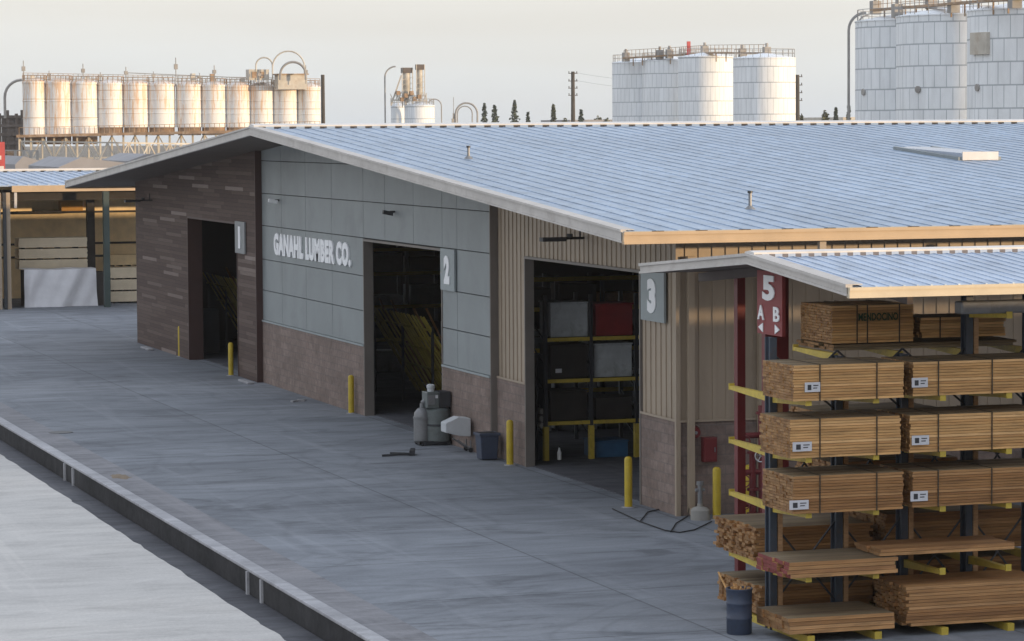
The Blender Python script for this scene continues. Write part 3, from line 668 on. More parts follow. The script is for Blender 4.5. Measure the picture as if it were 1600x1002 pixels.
# red sprinkler riser
q0 = gz(1190, 806); RX, RY = 23.85, 57.4
A = empty('sprinkler_riser', (RX, RY, 0), 'dark red sprinkler pipes with valves standing behind the lumber rack', 'pipes')
m = MB()
for dx, hh in ((-.25, 2.3), (.02, 1.7), (.22, 2.5), (.42, 2.0)):
    m.cyl((RX+dx, RY, 0), (RX+dx, RY, hh), .07, n=14)
    for zz in (.3, .8, hh-.15): m.cyl((RX+dx, RY, zz-.025), (RX+dx, RY, zz+.025), .12, n=14)
for zz in (.5, 1.15, 1.9): m.cyl((RX-.25, RY, zz), (RX+.42, RY, zz), .06, n=12)
m.build('pipework', M['red'], A)
for dx, zz in ((-.25, 1.0), (.10, 1.5), (.42, .9), (-.25, .55), (.22, 2.1), (-.25, 1.8)):
    v = MB(); v.cyl((RX+dx, RY-.08, zz), (RX+dx, RY-.26, zz), .02, n=8)
    for i in range(16):
        a, b = 2*math.pi*i/16, 2*math.pi*(i+1)/16; v.cyl((RX+dx+.12*math.cos(a), RY-.24, zz+.12*math.sin(a)), (RX+dx+.12*math.cos(b), RY-.24, zz+.12*math.sin(b)), .014, n=6)
    for i in range(3): a = 2*math.pi*i/3; v.cyl((RX+dx, RY-.24, zz), (RX+dx+.12*math.cos(a), RY-.24, zz+.12*math.sin(a)), .01, n=6)
    v.build('hand_wheel', M['aluminium'] if dx == .10 else M['red'], A)
for dx in (-.25, .42): MB().cyl((RX+dx, RY-.07, .42), (RX+dx, RY-.2, .36), .05, .045, 12).build('outlet_cap', M['aluminium'], A)

# ------------------------------------------------------------------ canopy
CX, CE, CYN, CYR, CYF, ZN, ZR, ZF = 19.6, 52.0, 43.2, 47.2, 52.3, 5.68, 6.01, 5.63
CN = empty('canopy', (CX, CYR, 0), 'small open gabled canopy with blue metal roof over the lumber rack', 'canopy')
def cz(y): return ZN+(ZR-ZN)*(y-CYN)/(CYR-CYN) if y <= CYR else ZR+(ZF-ZR)*(y-CYR)/(CYF-CYR)
for ya, yb in ((CYN, CYR), (CYR, CYF)):
    m = slab(CX+.03, CE, ya, cz(ya), yb, cz(yb), .04); x = CX+.2
    while x < CE:
        a_, b_ = (ya, yb-.15) if ya == CYN else (ya+.15, yb)
        yzprism(m, [(a_, cz(a_)), (b_, cz(b_)), (b_, cz(b_)+.014), (a_, cz(a_)+.014)], x-.016, x+.016); x += .235
    m.build('roof_sheet', M['roof2'], CN)
    rake(ya, cz(ya), yb, cz(yb), CX, 'rake_trim', M['paletrim'], CN, .135)
m = MB(); yzprism(m, [(CYR-.2, ZR+.005), (CYR, ZR+.03), (CYR, ZR+.09), (CYR-.2, ZR+.065)], CX-.02, CE); yzprism(m, [(CYR, ZR+.03), (CYR+.2, ZR+.005), (CYR+.2, ZR+.065), (CYR, ZR+.09)], CX-.02, CE); m.build('ridge_cap', M['cap'], CN)
box('rib_closures', M['closure2'], CX, CE, CYR-.24, CYR-.205, ZR-.03, ZR+.035, CN)
m = MB(); m.box(CX-.05, CE, CYN-.07, CYN+.03, ZN-.165, ZN-.0); m.box(CX-.05, CE, CYN-.085, CYN-.071, ZN-.05, ZN-.0); m.build('eave_gutter', M['beige'], CN)
m = slab(CX+.05, CE, CYN+.1, ZN-.12, CYR, ZR-.1, .03); yzprism(m, [(CYR, ZR-.13), (CYF, ZF-.13), (CYF, ZF-.10), (CYR, ZR-.10)], CX+.05, CE); m.build('soffit', M['soffit'], CN)
for x in (20.7, 26.7, 32.7):
    m = MB(); m.bar((x, CYN+.2, ZN-.22), (x, CYR, ZR-.2), .1, .16); m.bar((x, CYR, ZR-.2), (x, CYF-.1, ZF-.22), .1, .16); m.build('rafter', M['rafter'], CN)
for x, y in ((20.98, 51.0), (20.93, 49.2), (27, 51.0), (33, 51.0), (39, 51)):
    m = MB(); wd = .26 if abs(y-49.2) < .1 else .09; m.box(x-wd, x+wd*.7, y-.08, y+.08, 0, cz(y)-.14); m.build('column', M['red'], CN); MB().box(x-.3, x+.3, y-.2, y+.2, 0, .03).build('base_plate', M['darksteel'], CN)

# ------------------------------------------------------------------ cantilever lumber rack
UY = 45.82; UX = [gY(p, 600, UY)[0] for p in (1207, 1310, 1412, 1513)]; UX += [UX[-1]+1.13, UX[-1]+2.26, UX[-1]+3.4]
RK = empty('cantilever_rack', (UX[0], UY, 0), 'double-sided cantilever rack, dark blue uprights and yellow arms, holding lumber', 'rack')
LV = [.15, 1.03, 2.05, 2.93, 3.83]
for i, x in enumerate(UX):
    top = 5.35 if i > 2 else (gY(1207, 527, UY)[2] if i == 0 else 4.42)
    m = MB(); m.box(x-.09, x+.03, UY-.11, UY-.08, 0, top); m.box(x-.09, x+.03, UY+.08, UY+.11, 0, top); m.box(x-.045, x-.015, UY-.08, UY+.08, 0, top)
    m.build('upright', M['steelblue'] if i else M['steelblue'], RK)
    m = MB(); m.box(x+.05, x+.135, UY-.10, UY-.01, .2, 4.35 if i < 3 else 5.0); m.build('lit_flange_strip', M['timber_lit_flange'], RK)  # warm light on the upright's flange, put in as a tan strip
    MB().box(x-.06, x+.06, UY-1.55, UY+1.75, .0, .12).build('base_beam', M['yellow2'], RK)
    for z in LV+([4.45] if i else [])+([5.12] if i >= 3 else []):
        for sgn, Ln in ((-1, 1.45), (1, 1.75)):
            if z > 4.2 and sgn < 0 and z < 5: continue
            if z > 5 and sgn > 0: continue
            if z == LV[0]: continue
            y0, y1 = UY+sgn*.11, UY+sgn*Ln
            m = MB(); yy = [(y0, z-.13), (y1, z-.06), (y1, z), (y0, z)]
            if sgn < 0: yy = yy[::-1]
            yzprism(m, yy[::-1] if False else yy, x-.045, x+.045); m.box(x-.05, x+.05, y1-.012, y1+.012, z-.07, z+.04); m.build('arm', M['yellow2'], RK)
for i in range(len(UX)-1):
    a, b = UX[i], UX[i+1]
    for z0, z1 in ((.35, 1.75), (1.95, 3.4), (3.5, 4.5)):
        m = MB(); m.tube([(a, UY+.05, z0), (b, UY+.05, z1)], .018); m.tube([(a, UY+.05, z1), (b, UY+.05, z0)], .018); m.build('cross_brace', M['darksteel'], RK)
NPK = [0]
def pack(x0, x1, y0, y1, z0, z1, lb, side='fir', bh=.045, bw=.14, jit=.012, straps=(), label=None, endmat='endgrain', grp='banded lumber packs on the rack', name='lumber_pack', cat='lumber pack', topmat=None):
    P_ = empty(name, (x0, y0, z0), lb, cat, grp); m = MB(); nz = max(1, round((z1-z0)/bh)); ny = max(1, round((y1-y0)/bw)); dz = (z1-z0)/nz; dy = (y1-y0)/ny
    for k in range(nz):
        for j in range(ny):
            if 0 < j < ny-1 and 0 < k < nz-1: 
                a, b = x0+abs(random.gauss(0, jit)), x1-.02
            else: a, b = x0+abs(random.gauss(0, jit)), x1-abs(random.gauss(0, jit))
            ya = y0+j*dy+(random.uniform(0, .022) if j == 0 else 0); o = len(m.f)
            m.box(a, b, ya+.002, y0+(j+1)*dy-.002, z0+k*dz+.003, z0+(k+1)*dz-.003)
            m.mi[o+3] = 1; m.mi[o+5] = 1
            if k == nz-1: m.mi[o+1] = 2
    m.build('boards', [M[side], M[endmat], M[topmat or 'greywood']], P_)
    for sx_ in straps:
        s = MB(); s.box(sx_-.010, sx_+.010, y0-.010, y0-.001, z0-.004, z1+.005); s.box(sx_-.010, sx_+.010, y0-.01, y1+.01, z1+.004, z1+.009); s.box(sx_-.010, sx_+.010, y1+.001, y1+.01, z0-.004, z1+.005); s.build('strap', M['strap'], P_)
    if label:
        lx, lz, lw, lh = label; lp = MB().box(lx, lx+lw, y0-.014, y0-.011, lz, lz+lh).build('paper_tag', M['paper'], P_)
        s = MB(); s.box(lx+lw*.18, lx+lw*.42, y0-.0175, y0-.0145, lz+lh*.2, lz+lh*.75); s.box(lx+lw*.55, lx+lw*.88, y0-.0175, y0-.0145, lz+lh*.62, lz+lh*.72); s.box(lx+lw*.55, lx+lw*.8, y0-.0175, y0-.0145, lz+lh*.35, lz+lh*.45); s.build('print', M['ink'], lp)
    return P_
PY = 44.3; PB = 45.55
def PX(p, y=PY): return gY(p, 600, y)[0]
L0, L1, R0, R1 = PX(1237), PX(1411), PX(1425), PX(1425)+2.55
st = [PX(1281), PX(1370)]; sr = [PX(1467), PX(1467)+.95]
def lab(a, b, c, d): q = gY(a, d, PY); r_ = gY(b, c, PY); return (q[0], q[2], r_[0]-q[0], r_[2]-q[2])
rowsP = [(3.84, 4.41, 'topmost of the near-left column', 'topmost of the near-right column', lab(1257, 1281, 597, 613), lab(1425, 1450, 590, 606), 'fir'),
         (2.94, 3.56, 'second from top in the near-left column', 'second from top in the near-right column', lab(1238, 1268, 690, 706), lab(1425, 1452, 680, 696), 'fir'),
         (2.06, 2.66, 'third from top in the near-left column', 'third from top in the near-right column', lab(1233, 1263, 781, 797), lab(1423, 1450, 767, 784), 'fir_dark')]
for z0, z1, la, lb, ta, tb, mt in rowsP:
    dx = random.uniform(-.035, .035)
    pack(L0+dx, L1+dx, PY, PB, z0, z1, 'banded fir pack with white tag, '+la, mt, straps=st, label=ta)
    pack(R0+dx, R1+dx, PY+.02, PB, z0+.01, z1-.01, 'banded fir pack with white tag, '+lb, mt, straps=sr, label=(tb[0], tb[1], tb[2], tb[3]))
# loose levels
pack(PX(1229), PX(1404), PY, PB, 1.04, 1.30, 'shallow stack of pale boards with red painted ends, near side above the floor level', 'fir_mid', .065, .2, .05, endmat='redpaintwood', straps=(), name='board_stack', cat='boards', grp='loose board stacks on the rack', topmat='greywood')
pack(PX(1377), PX(1590), PY+.05, PB-.2, 1.31, 1.42, 'thin stack of reddish boards overlapping the red-ended stack', 'fir_mid', .055, .25, .03, name='board_stack', cat='boards', grp='loose board stacks on the rack', topmat='fir_dark')
pack(PX(1229), PX(1397), PY-.05, PB, .16, .42, 'flat low stack of wide pale boards at floor level behind the blue drum', 'fir_mid', .065, .26, .03, name='board_stack', cat='boards', grp='loose board stacks on the rack', topmat='greywood')
pack(PX(1416), PX(1416)+2.6, PY, PB, .16, .80, 'tall uneven stack of pale boards at floor level on the right', 'fir_mid', .055, .16, .06, name='board_stack', cat='boards', grp='loose board stacks on the rack', topmat='fir_dark')
# far side packs
BX = PX(1189, 46.4)
pack(BX-.15, BX+2.0, 46.35, 48.15, 1.04, 1.58, 'ragged-ended pack of boards on the far side, second level up', 'fir_dark', .05, .14, .07)
pack(BX-.10, BX+2.0, 46.35, 48.1, .16, .62, 'pack of boards on the far side at floor level, left end behind the blue drum', 'fir_dark', .05, .14, .05)
pack(BX+2.2, BX+4.9, 46.35, 48.1, .16, .9, 'pack of boards on the far side at floor level, right half', 'fir_dark', .05, .14, .03)
pack(BX+2.2, BX+4.9, 46.35, 48.1, 1.04, 1.7, 'pack of boards on the far side at the second level, right half', 'fir_dark', .05, .14, .03)
pack(BX+1.25, BX+3.6, 46.4, 47.9, 2.06, 2.6, 'pack of dark boards on the far side at the third level', 'fir_dark', .05, .14, .03)
pack(BX+1.15, BX+3.4, 46.4, 47.9, 2.94, 3.42, 'pack of dark boards on the far side at the fourth level', 'fir_dark', .05, .14, .03)
pack(BX+3.6, BX+5.4, 46.4, 47.9, 3.84, 4.2, 'low pack of boards on the far side at the fifth level', 'fir_dark', .05, .14, .03)
TX0 = PX(1300, 46.3); TX1 = PX(1428, 46.3)
pack(TX0-.02, TX0+3.4, 46.25, 47.75, 4.46, 4.56, 'thin layer of grey boards under the stencilled pack', 'greywood', .05, .2, .05, name='board_stack', cat='boards', grp='loose board stacks on the rack')
tp = pack(TX0, TX1, 46.3, 47.6, 4.575, 5.20, 'large pack of boards with dark green stencilled lettering, highest on the rack', 'fir', .045, .09, .01, straps=[PX(1339, 46.3), PX(1355, 46.3), PX(1405, 46.3)])
a = gY(1341, 502, 46.3); b = gY(1403, 488, 46.3)
text_part('stencil', 'MENDOCINO', M['greenink'], (a[0], 46.295, a[2]), (1, 0, 0), (0, 0, 1), b[0]-a[0], b[2]-a[2], tp, bold=.02, depth=.006)
pack(TX1+.13, TX1+1.72, 46.35, 47.3, 4.62, 4.96, 'low pale pack on the top level right of the stencilled pack', 'fir', .05, .14, .02, straps=[TX1+.5])
gx = PX(1498, 44.6)
o = MB().box(gx, gx+3.4, 44.5, 44.78, 5.125, 5.33).build('wrapped_bundle', M['greysteel'], loc=(gx, 44.5, 5.125), bevel=.03); tag(o, 'long light grey wrapped bundle lying across the top right arms', 'bundle')
# blue drum with scraps
q = gz(1155, 990); DR = empty('scrap_drum', q, 'dark blue drum full of wood scraps beside the lumber rack', 'drum')
prof = [(.19, 0), (.205, .02), (.205, .24), (.212, .25), (.212, .27), (.205, .28), (.205, .48), (.212, .49), (.212, .51), (.205, .52), (.21, .71), (.218, .72), (.218, .74), (.19, .74), (.185, .60)]
MB().lathe(q, prof, 32).build('shell', M['binblue'], DR, smooth=True)
m = MB()
for i in range(22):
    a = random.random()*6.28; rr = random.random()*.13; p0 = Vector((q[0]+rr*math.cos(a), q[1]+rr*math.sin(a), .35)); t_ = Vector((random.gauss(0, .16), random.gauss(0, .16), 1)).normalized()
    m.bar(p0, p0+t_*random.uniform(.32, .47), random.uniform(.02, .06), .02)
m.bar((q[0]-.1, q[1], .5), (q[0]-.26, q[1]+.25, .98), .02); m.build('wood_scraps', M['fir'], DR)
HAZE = .00013
# ------------------------------------------------------------------ inside the shed
IY = 70.7
def ix(p): return gY(p, 600, IY)[0]
IX = [ix(853), ix(924), ix(995)]
lv = [gY(855, y, IY)[2] for y in (662, 596, 531)]
RK3 = empty('pallet_rack', (IX[0], IY, 0), 'dark steel storage rack with yellow beams inside door 3', 'rack')
ztop = gY(853, 462, IY)[2]
for x in IX+[IX[-1]+1.15]:
    m = MB()
    for y in (IY, IY+1.1): m.box(x-.045, x+.045, y, y+.09, .4, ztop)
    for k in range(5): m.bar((x, IY+.05, .5+k*.6), (x, IY+1.1, 1.0+k*.6), .03)
    m.build('frame', M['darksteel'], RK3)
    MB().box(x-.06, x+.06, IY-.04, IY+.10, .02, .85).build('post_guard', M['yellow2'], RK3)
for z in lv:
    for x0, x1 in zip(IX+[IX[-1]], IX[1:]+[IX[-1]+1.15]):
        if x0 == x1: continue
        MB().box(x0+.046, x1-.046, IY-.02, IY+.03, z-.05, z+.04).build('beam', M['yellow2'], RK3)
        MB().box(x0+.05, x1-.05, IY+.031, IY+1.05, z-.02, z+.02).build('shelf', M['crate_dark'], RK3)
def crate(a, b, t_, bt, mat, lb, nm='storage_crate', cat='crate', lidmat=None, grp=None):
    p = gY(a, bt, IY+.12); q = gY(b, t_, IY+.12); z0 = min(lv, key=lambda z: abs(z+.04-p[2]))+.041 if p[2] > .3 else .022
    A = empty(nm, (p[0], p[1], z0), lb, cat, grp or 'goods on the rack inside door 3')
    box('body', mat, p[0], q[0], IY+.14, IY+1.0, z0, q[2], A, .02)
    box('lid', mat, p[0]-.015, q[0]+.015, IY+.12, IY+1.02, q[2], q[2]+.04, A, .01); return A
crate(861, 919, 474, 523, M['crate_grey'], 'pale grey wrapped crate, upper left on the rack inside door 3')
crate(931, 989, 476, 521, M['crate_red'], 'dark red crate, upper right on the rack inside door 3')
cr = crate(861, 919, 540, 588, M['crate_dark'], 'near-black crate with a small pale label, second level left inside door 3')
p = gY(868, 583, IY+.13); MB().box(p[0], p[0]+.16, IY+.125, IY+.135, p[2], p[2]+.10).build('label_patch', M['paper'], cr)
crate(929, 988, 538, 584, M['crate_grey'], 'pale grey wrapped crate, second level right inside door 3')
crate(861, 918, 612, 655, M['crate_dark'], 'near-black crate on the third level left inside door 3')
crate(931, 988, 622, 652, M['crate_dark'], 'low near-black crate on the third level right inside door 3')
crate(931, 982, 690, 716, M['crate_blue'], 'blue wrapped bale on the floor under the rack inside door 3', 'wrapped_bale', 'bale')
p = gY(874, 718, IY+.1); A = empty('gas_bottle', (p[0], p[1], .02), 'small pale bottle on the floor under the rack inside door 3', 'bottle'); MB().lathe((p[0], p[1], .02), [(.05, 0), (.055, .02), (.055, .18), (.03, .24), (.02, .30)], 14).build('body', M['white'], A, smooth=True); MB().cyl((p[0], p[1], .32), (p[0], p[1], .36), .025).build('valve', M['darksteel'], A)
for i, y in enumerate((640, 652, 662)):
    p = gY(843, y, IY+.6); o = MB().cyl((p[0]-.1, p[1]-.5, p[2]), (p[0]-.1, p[1]+.4, p[2]), .07, n=16).build('sheet_roll', M['cement'], loc=p)
    tag(o, ('topmost', 'middle', 'lowest')[i]+' of the three pale rolls left of the rack inside door 3', 'roll', 'pale rolls inside door 3')
p = gY(843, 664, IY+.6); m = MB()
m.box(p[0]-.20, p[0]-.17, p[1]-.4, p[1]+.3, 0, 2.6); m.box(p[0]+.00, p[0]+.03, p[1]-.4, p[1]+.3, 0, 2.6)
for y in (640, 652, 662, 600): zz = gY(843, y, IY+.6)[2]; m.box(p[0]-.17, p[0], p[1]-.4, p[1]+.3, zz-.1, zz-.075)
tag(m.build('roll_stand', M['darksteel'], loc=(p[0]-.1, p[1], 0)), 'narrow dark stand holding pale rolls inside door 3', 'stand')
# further racks deeper inside
def deep_rack(x, y, n, lb, hgt=4.2):
    A = empty('storage_rack', (x, y, 0), lb, 'rack', 'racks deeper inside the warehouse')
    for k in range(n+1):
        m = MB(); m.box(x+k*1.3-.05, x+k*1.3+.05, y, y+.1, 0, hgt); m.box(x+k*1.3-.05, x+k*1.3+.05, y+1, y+1.1, 0, hgt); m.build('frame', M['darksteel'], A)
    for z in (1.1, 2.2, 3.3, 4.1): 
        MB().box(x, x+n*1.3, y-.03, y+.0, z-.06, z+.05).build('beam', M['yellow2'], A); MB().box(x, x+n*1.3, y+.0, y+1.05, z-.03, z).build('shelf', M['crate_dark'], A)
    for k in range(n):
        for z in (.02, 1.1, 2.2, 3.3):
            if random.random() < .75:
                hh = random.uniform(.35, .8); mt = random.choice(['crate_dark', 'timber_lit_flange', 'crate_dark', 'crate_grey', 'greygreen'])
                B_ = box('storage_crate', M[mt], x+k*1.3+.12, x+k*1.3+1.15, y+.05, y+.95, z+.002, z+hh, None, .02)
                tag(B_, ('dark crate', 'brown timber crate', 'grey wrapped crate', 'green-grey crate')[['crate_dark', 'timber_lit_flange', 'crate_grey', 'greygreen'].index(mt)]+' on a shelf deeper inside the shed', 'crate', 'crates deeper inside the warehouse')
deep_rack(25.3, 77.5, 6, 'storage rack behind the first one inside door 3')
deep_rack(24.6, 98.4, 6, 'storage rack deep inside the warehouse behind door 2', 4.8)
# slanted yellow bar racks behind doors 2 and 1
def slant(y0, y1, lb, xo=0):
    A = empty('slanted_bar_rack', (25.2+xo, (y0+y1)/2, 0), lb, 'rack', 'slanted yellow bar racks inside the warehouse'); y = y0; i = 0
    while y < y1:
        j = random.uniform(-.05, .05)
        MB().bar((26.6+xo+j, y, .05), (25.0+xo+j, y, 2.7), .06, .05).build('slanted_bar', M['yellow_dull'], A)
        y += .32; i += 1
    m = MB()
    for t_ in (.12, .35, .6, .85): m.bar((26.6+xo-1.6*t_, y0, .05+2.65*t_), (26.6+xo-1.6*t_, y1, .05+2.65*t_), .05)
    m.build('rail', M['yellow_dull'], A)
    for yy in (y0, (y0+y1)/2, y1): MB().bar((25.3+xo, yy, 0), (25.3+xo, yy, 2.4), .07).build('back_post', M['darksteel'], A)
    o = MB(); 
    for k in range(26):
        yy = random.uniform(y0, y1); hh = random.uniform(1.4, 3.0); o.bar((26.85+xo, yy, .05), (26.85+xo-1.7*hh/3.5, yy+random.uniform(-.2, .2), hh), .14, .035)
    tag(o.build('leaning_boards', M['fir_dark'], loc=(26.8+xo, (y0+y1)/2, 0)), ('door 2: dim timber boards leaning deep inside it' if y0 < 95 else 'dim leaning timber boards far inside the doorway marked 1'), 'boards')
slant(84.8, 91.0, 'slanted yellow bar rack seen dimly through door 2'); slant(108.6, 114.5, 'slanted yellow bar rack seen dimly through door 1')
m = box('cabinet', M['darksteel'], 23.9, 24.5, 109.2, 109.8, .02, 1.6, None, .02); tag(m, 'dark upright cabinet just inside door 1', 'cabinet')

# ------------------------------------------------------------------ far left shed with sheet goods
FYr = 139.6; fx0, fx1 = 15.0, 60.0
LS = empty('lumber_shed', (fx0, FYr, 0), 'open-fronted tan shed with pale blue roof at the far left', 'shed')
zf = gY(100, 289, FYr)[2]; yr = 152.0; zr = gY(60, 268.5, yr)[2]
m = slab(fx0, fx1, FYr, zf, yr, zr, .05); x = fx0+.2
while x < 40: yzprism(m, [(FYr, zf), (yr, zr), (yr, zr+.05), (FYr, zf+.05)], x-.03, x+.03); x += .46
yzprism(m, [(yr, zr-.05), (yr+12, zf-.05), (yr+12, zf), (yr, zr)], fx0, fx1); m.build('roof_sheet', M['roof2'], LS)
m = MB(); m.box(fx0, fx1, yr-.25, yr+.25, zr+.05, zr+.15); m.build('ridge_cap', M['cap'], LS)
box('rib_closures', M['closure3'], fx0, 32, yr-.3, yr-.251, zr-.02, zr+.06, LS)
zt = zf-.02; m = MB(); m.box(gY(18, 290, FYr)[0], fx1, FYr-.12, FYr, zt-.28, zt); m.build('eave_gutter', M['tanlight'], LS)
m = MB(); m.box(fx0, fx1, FYr+1.0, FYr+1.3, zt-.7, zt-.2); m.build('eave_beam', M['crate_dark'], LS)
IYb = 148.5; m = MB(); m.box(fx0, fx1, IYb, IYb+.2, 0, zr-.3); x = fx0
m.build('back_wall', M['ply'], LS)
m = MB()
for py_ in (331, 380, 400): z = gY(150, py_, IYb-.05)[2]; m.box(fx0, fx1, IYb-.06, IYb-.001, z-.05, z+.05)
m.build('wall_girt', M['crate_dark'], LS)
m = MB(); m.box(fx0, gY(2, 400, FYr)[0], FYr-.1, FYr+4, 0, zt-.3); m.build('end_wall', M['tan'], LS)
box('downspout', M['darksteel'], gY(5, 400, FYr)[0], gY(10, 400, FYr)[0], FYr-.16, FYr-.02, 0, zt-.3, LS)
box('post', M['tan'], gY(11, 400, FYr)[0], gY(17, 400, FYr)[0], FYr-.02, FYr+.2, 0, zt-.3, LS)
for a_, b_, yy, mt in ((163, 172, FYr-.3, 'postgreen'), (137, 149, 143.5, 'crate_dark')):
    box('post', M[mt], gY(a_, 400, yy)[0], gY(b_, 400, yy)[0], yy, yy+.3, 0, zt-.3, LS)
q = gY(24, 292, FYr-.1); m = MB(); m.bar((q[0], FYr-.1, zt-.3), (q[0], FYr-.05, zt-1.0), .12); m.build('gutter_bracket', M['paletrim'], LS)
def stack(nm, a_, b_, t_, bt, y, dep, mat, lb, n=1, cat='stack', grp='stacked sheets in the far left shed'):
    p = gY(a_, bt, y); r_ = gY(b_, t_, y); A = empty(nm, (p[0], y, max(0, p[2])), lb, cat, grp); z0 = max(0.0, p[2]); hh = (r_[2]-z0)/n
    for i in range(n):
        m = MB(); z = z0+i*hh; k = 5; dz = (hh-.07)/k
        for j in range(k): e = random.uniform(-.015, .015); m.box(p[0]+e, r_[0]+e, y, y+dep, z+.07+j*dz+.003, z+.07+(j+1)*dz)
        m.build('sheets', M[mat], A)
        for j in range(4): xx = p[0]+(r_[0]-p[0])*(.06+.26*j); box('spacer', M['crate_dark'], xx, xx+.1, y+.05, y+dep, z, z+.07, A)
    return A
stack('sheet_stack', 30, 136, 371, 424, 142.3, 1.2, 'beige', 'three tiers of beige sheets stacked behind the white tarp', 3)
box_ = stack('sheet_stack', 173, 222, 418, 476, 142.3, 1.2, 'beige', 'three tiers of beige sheets right of the dark green post', 3)
stack('sheet_stack', 173, 222, 398, 417, 146.3, 1.2, 'ply', 'single tier of brown sheets above the beige ones by the brown wall', 1)
p = gY(97, 331, IYb-1.2); o = box('cardboard_box', M['cardboard'], p[0], p[0]+1.05, IYb-1.0, IYb-.1, p[2], p[2]+.5, None, .02); tag(o, 'orange cardboard box on a high shelf in the far left shed', 'box')
m = MB(); p = gY(30, 331, IYb-1.2); m.box(p[0], p[0]+3.6, IYb-1.15, IYb-.07, p[2]-.08, p[2]-.003); tag(m.build('wall_shelf', M['crate_dark'], loc=(p[0], IYb-1, p[2]-.08)), 'dark high shelf along the back wall of the far left shed', 'shelf')
# tarpaulin covered pack: wrinkled sheet
p = gY(38, 482, 140.6); r_ = gY(150, 419, 140.6); x0, x1, zt2 = p[0], r_[0], r_[2]
m = MB(); nx, nz = 44, 26; g = [[None]*(nx+1) for _ in range(nz+1)]
prof = []
for i in range(nz+1):
    s = i/nz
    if s < .3: yy, zz = 141.9-1.3*s/.3, zt2
    else: yy, zz = 140.6, zt2*(1-(s-.3)/.7)
    for j in range(nx+1):
        u = j/nx; xx = x0+(x1-x0)*u+(.12*(u-.3))*max(0, s-.3)
        wv = 2.6*(.035*math.sin(u*9+s*4)+.05*math.sin(u*3.1+1)*s+.02*math.sin(u*23+s*9)+.06*math.exp(-((u-.08)/.06)**2)*s+.05*abs(math.sin(math.pi*(u-.5)*2.2+s*2))*s)
        g[i][j] = len(m.v); m.v.append((xx, yy-wv*(1 if s >= .3 else .3), zz+(.02*math.sin(u*12) if s < .3 else 0)-.03*math.sin(u*math.pi)*(s < .32)+.01))
for i in range(nz):
    for j in range(nx): m.f.append((g[i][j], g[i+1][j], g[i+1][j+1], g[i][j+1])); m.mi.append(0)
TP = empty('covered_pack', (x0, 140.6, 0), 'pack draped in a creased white tarpaulin in the far left shed', 'covered pack')
m.build('tarpaulin', M['tarp'], TP, smooth=True); box('sheets', M['crate_dark'], x0+.06, x1-.05, 140.72, 141.9, .02, zt2-.06, TP)
MB().box(x1+.02, x1+.5, 140.8, 142, 0, 1.55).build('timber_rack', M['crate_dark'], None, loc=(x1, 140.8, 0)); tag(bpy.data.objects['timber_rack'], 'dark timber stack right of the white tarpaulin', 'timber')

# ------------------------------------------------------------------ distant tanks, silos and plant
D_ = 400.0
def at(px, py, D): return Vector(gD(px, py, D))
def zat(px, py, D): return at(px, py, D).z
sil = [(38.4, 71), (73, 111), (113, 152), (154.5, 192), (193.5, 231.5), (233, 272), (278, 314), (316, 352), (354, 390), (391, 426), (428, 463), (466, 499)]
nmz = ['first', 'second', 'third', 'fourth', 'fifth', 'sixth', 'seventh', 'eighth', 'ninth', 'tenth', 'eleventh', 'twelfth']
for i, (a_, b_) in enumerate(sil):
    D = D_+i*.6; c = at((a_+b_)/2, 200, D); r = (b_-a_)/2/F*D*1.12; zb = zat(c[0]*0+(a_+b_)/2, 213 if i < 3 else 199 if i < 9 else 199, D); zt_ = zat((a_+b_)/2, 131+i*.75, D)
    S_ = empty('silo', (c.x, c.y, zb), 'rust-streaked white silo, %s from the left in the long row' % nmz[i], 'silo', 'row of rust-streaked silos')
    h_ = zt_-zb
    MB().lathe((c.x, c.y, zb), [(r, 0), (r, h_*.33), (r+.06, h_*.335), (r+.06, h_*.35), (r, h_*.355), (r, h_*.66), (r+.06, h_*.665), (r+.06, h_*.68), (r, h_*.685), (r, h_), (r*1.04, h_+.03), (r*1.04, h_+.25), (r*.9, h_+.4), (r*.3, h_+.75)], 28).build('shell', M['silo'], S_, smooth=True)
    MB().lathe((c.x, c.y, zb-1.6), [(r*.9, .55), (r*.9, 1.58)], 20).build('skirt', M['rust'], S_, smooth=True)
    m = MB()
    for k in range(16):
        t_ = k*math.pi/8; m.cyl((c.x+r*math.cos(t_), c.y+r*math.sin(t_), zt_+.2), (c.x+r*math.cos(t_), c.y+r*math.sin(t_), zt_+1.1), .035, n=5)
        t2 = (k+1)*math.pi/8
        for zz in (.65, 1.1): m.cyl((c.x+r*math.cos(t_), c.y+r*math.sin(t_), zt_+zz), (c.x+r*math.cos(t2), c.y+r*math.sin(t2), zt_+zz), .03, n=5)
    m.build('guard_rail', M['rust'], S_)
    if random.random() < .8:
        dx = random.uniform(-.8, .8); m = MB(); m.box(c.x+dx-.3, c.x+dx+.3, c.y-.3, c.y+.3, zt_+.5, zt_+random.uniform(.9, 1.9)); m.build('vent_box', M['rust'] if i % 2 else M['farwhite'], S_)
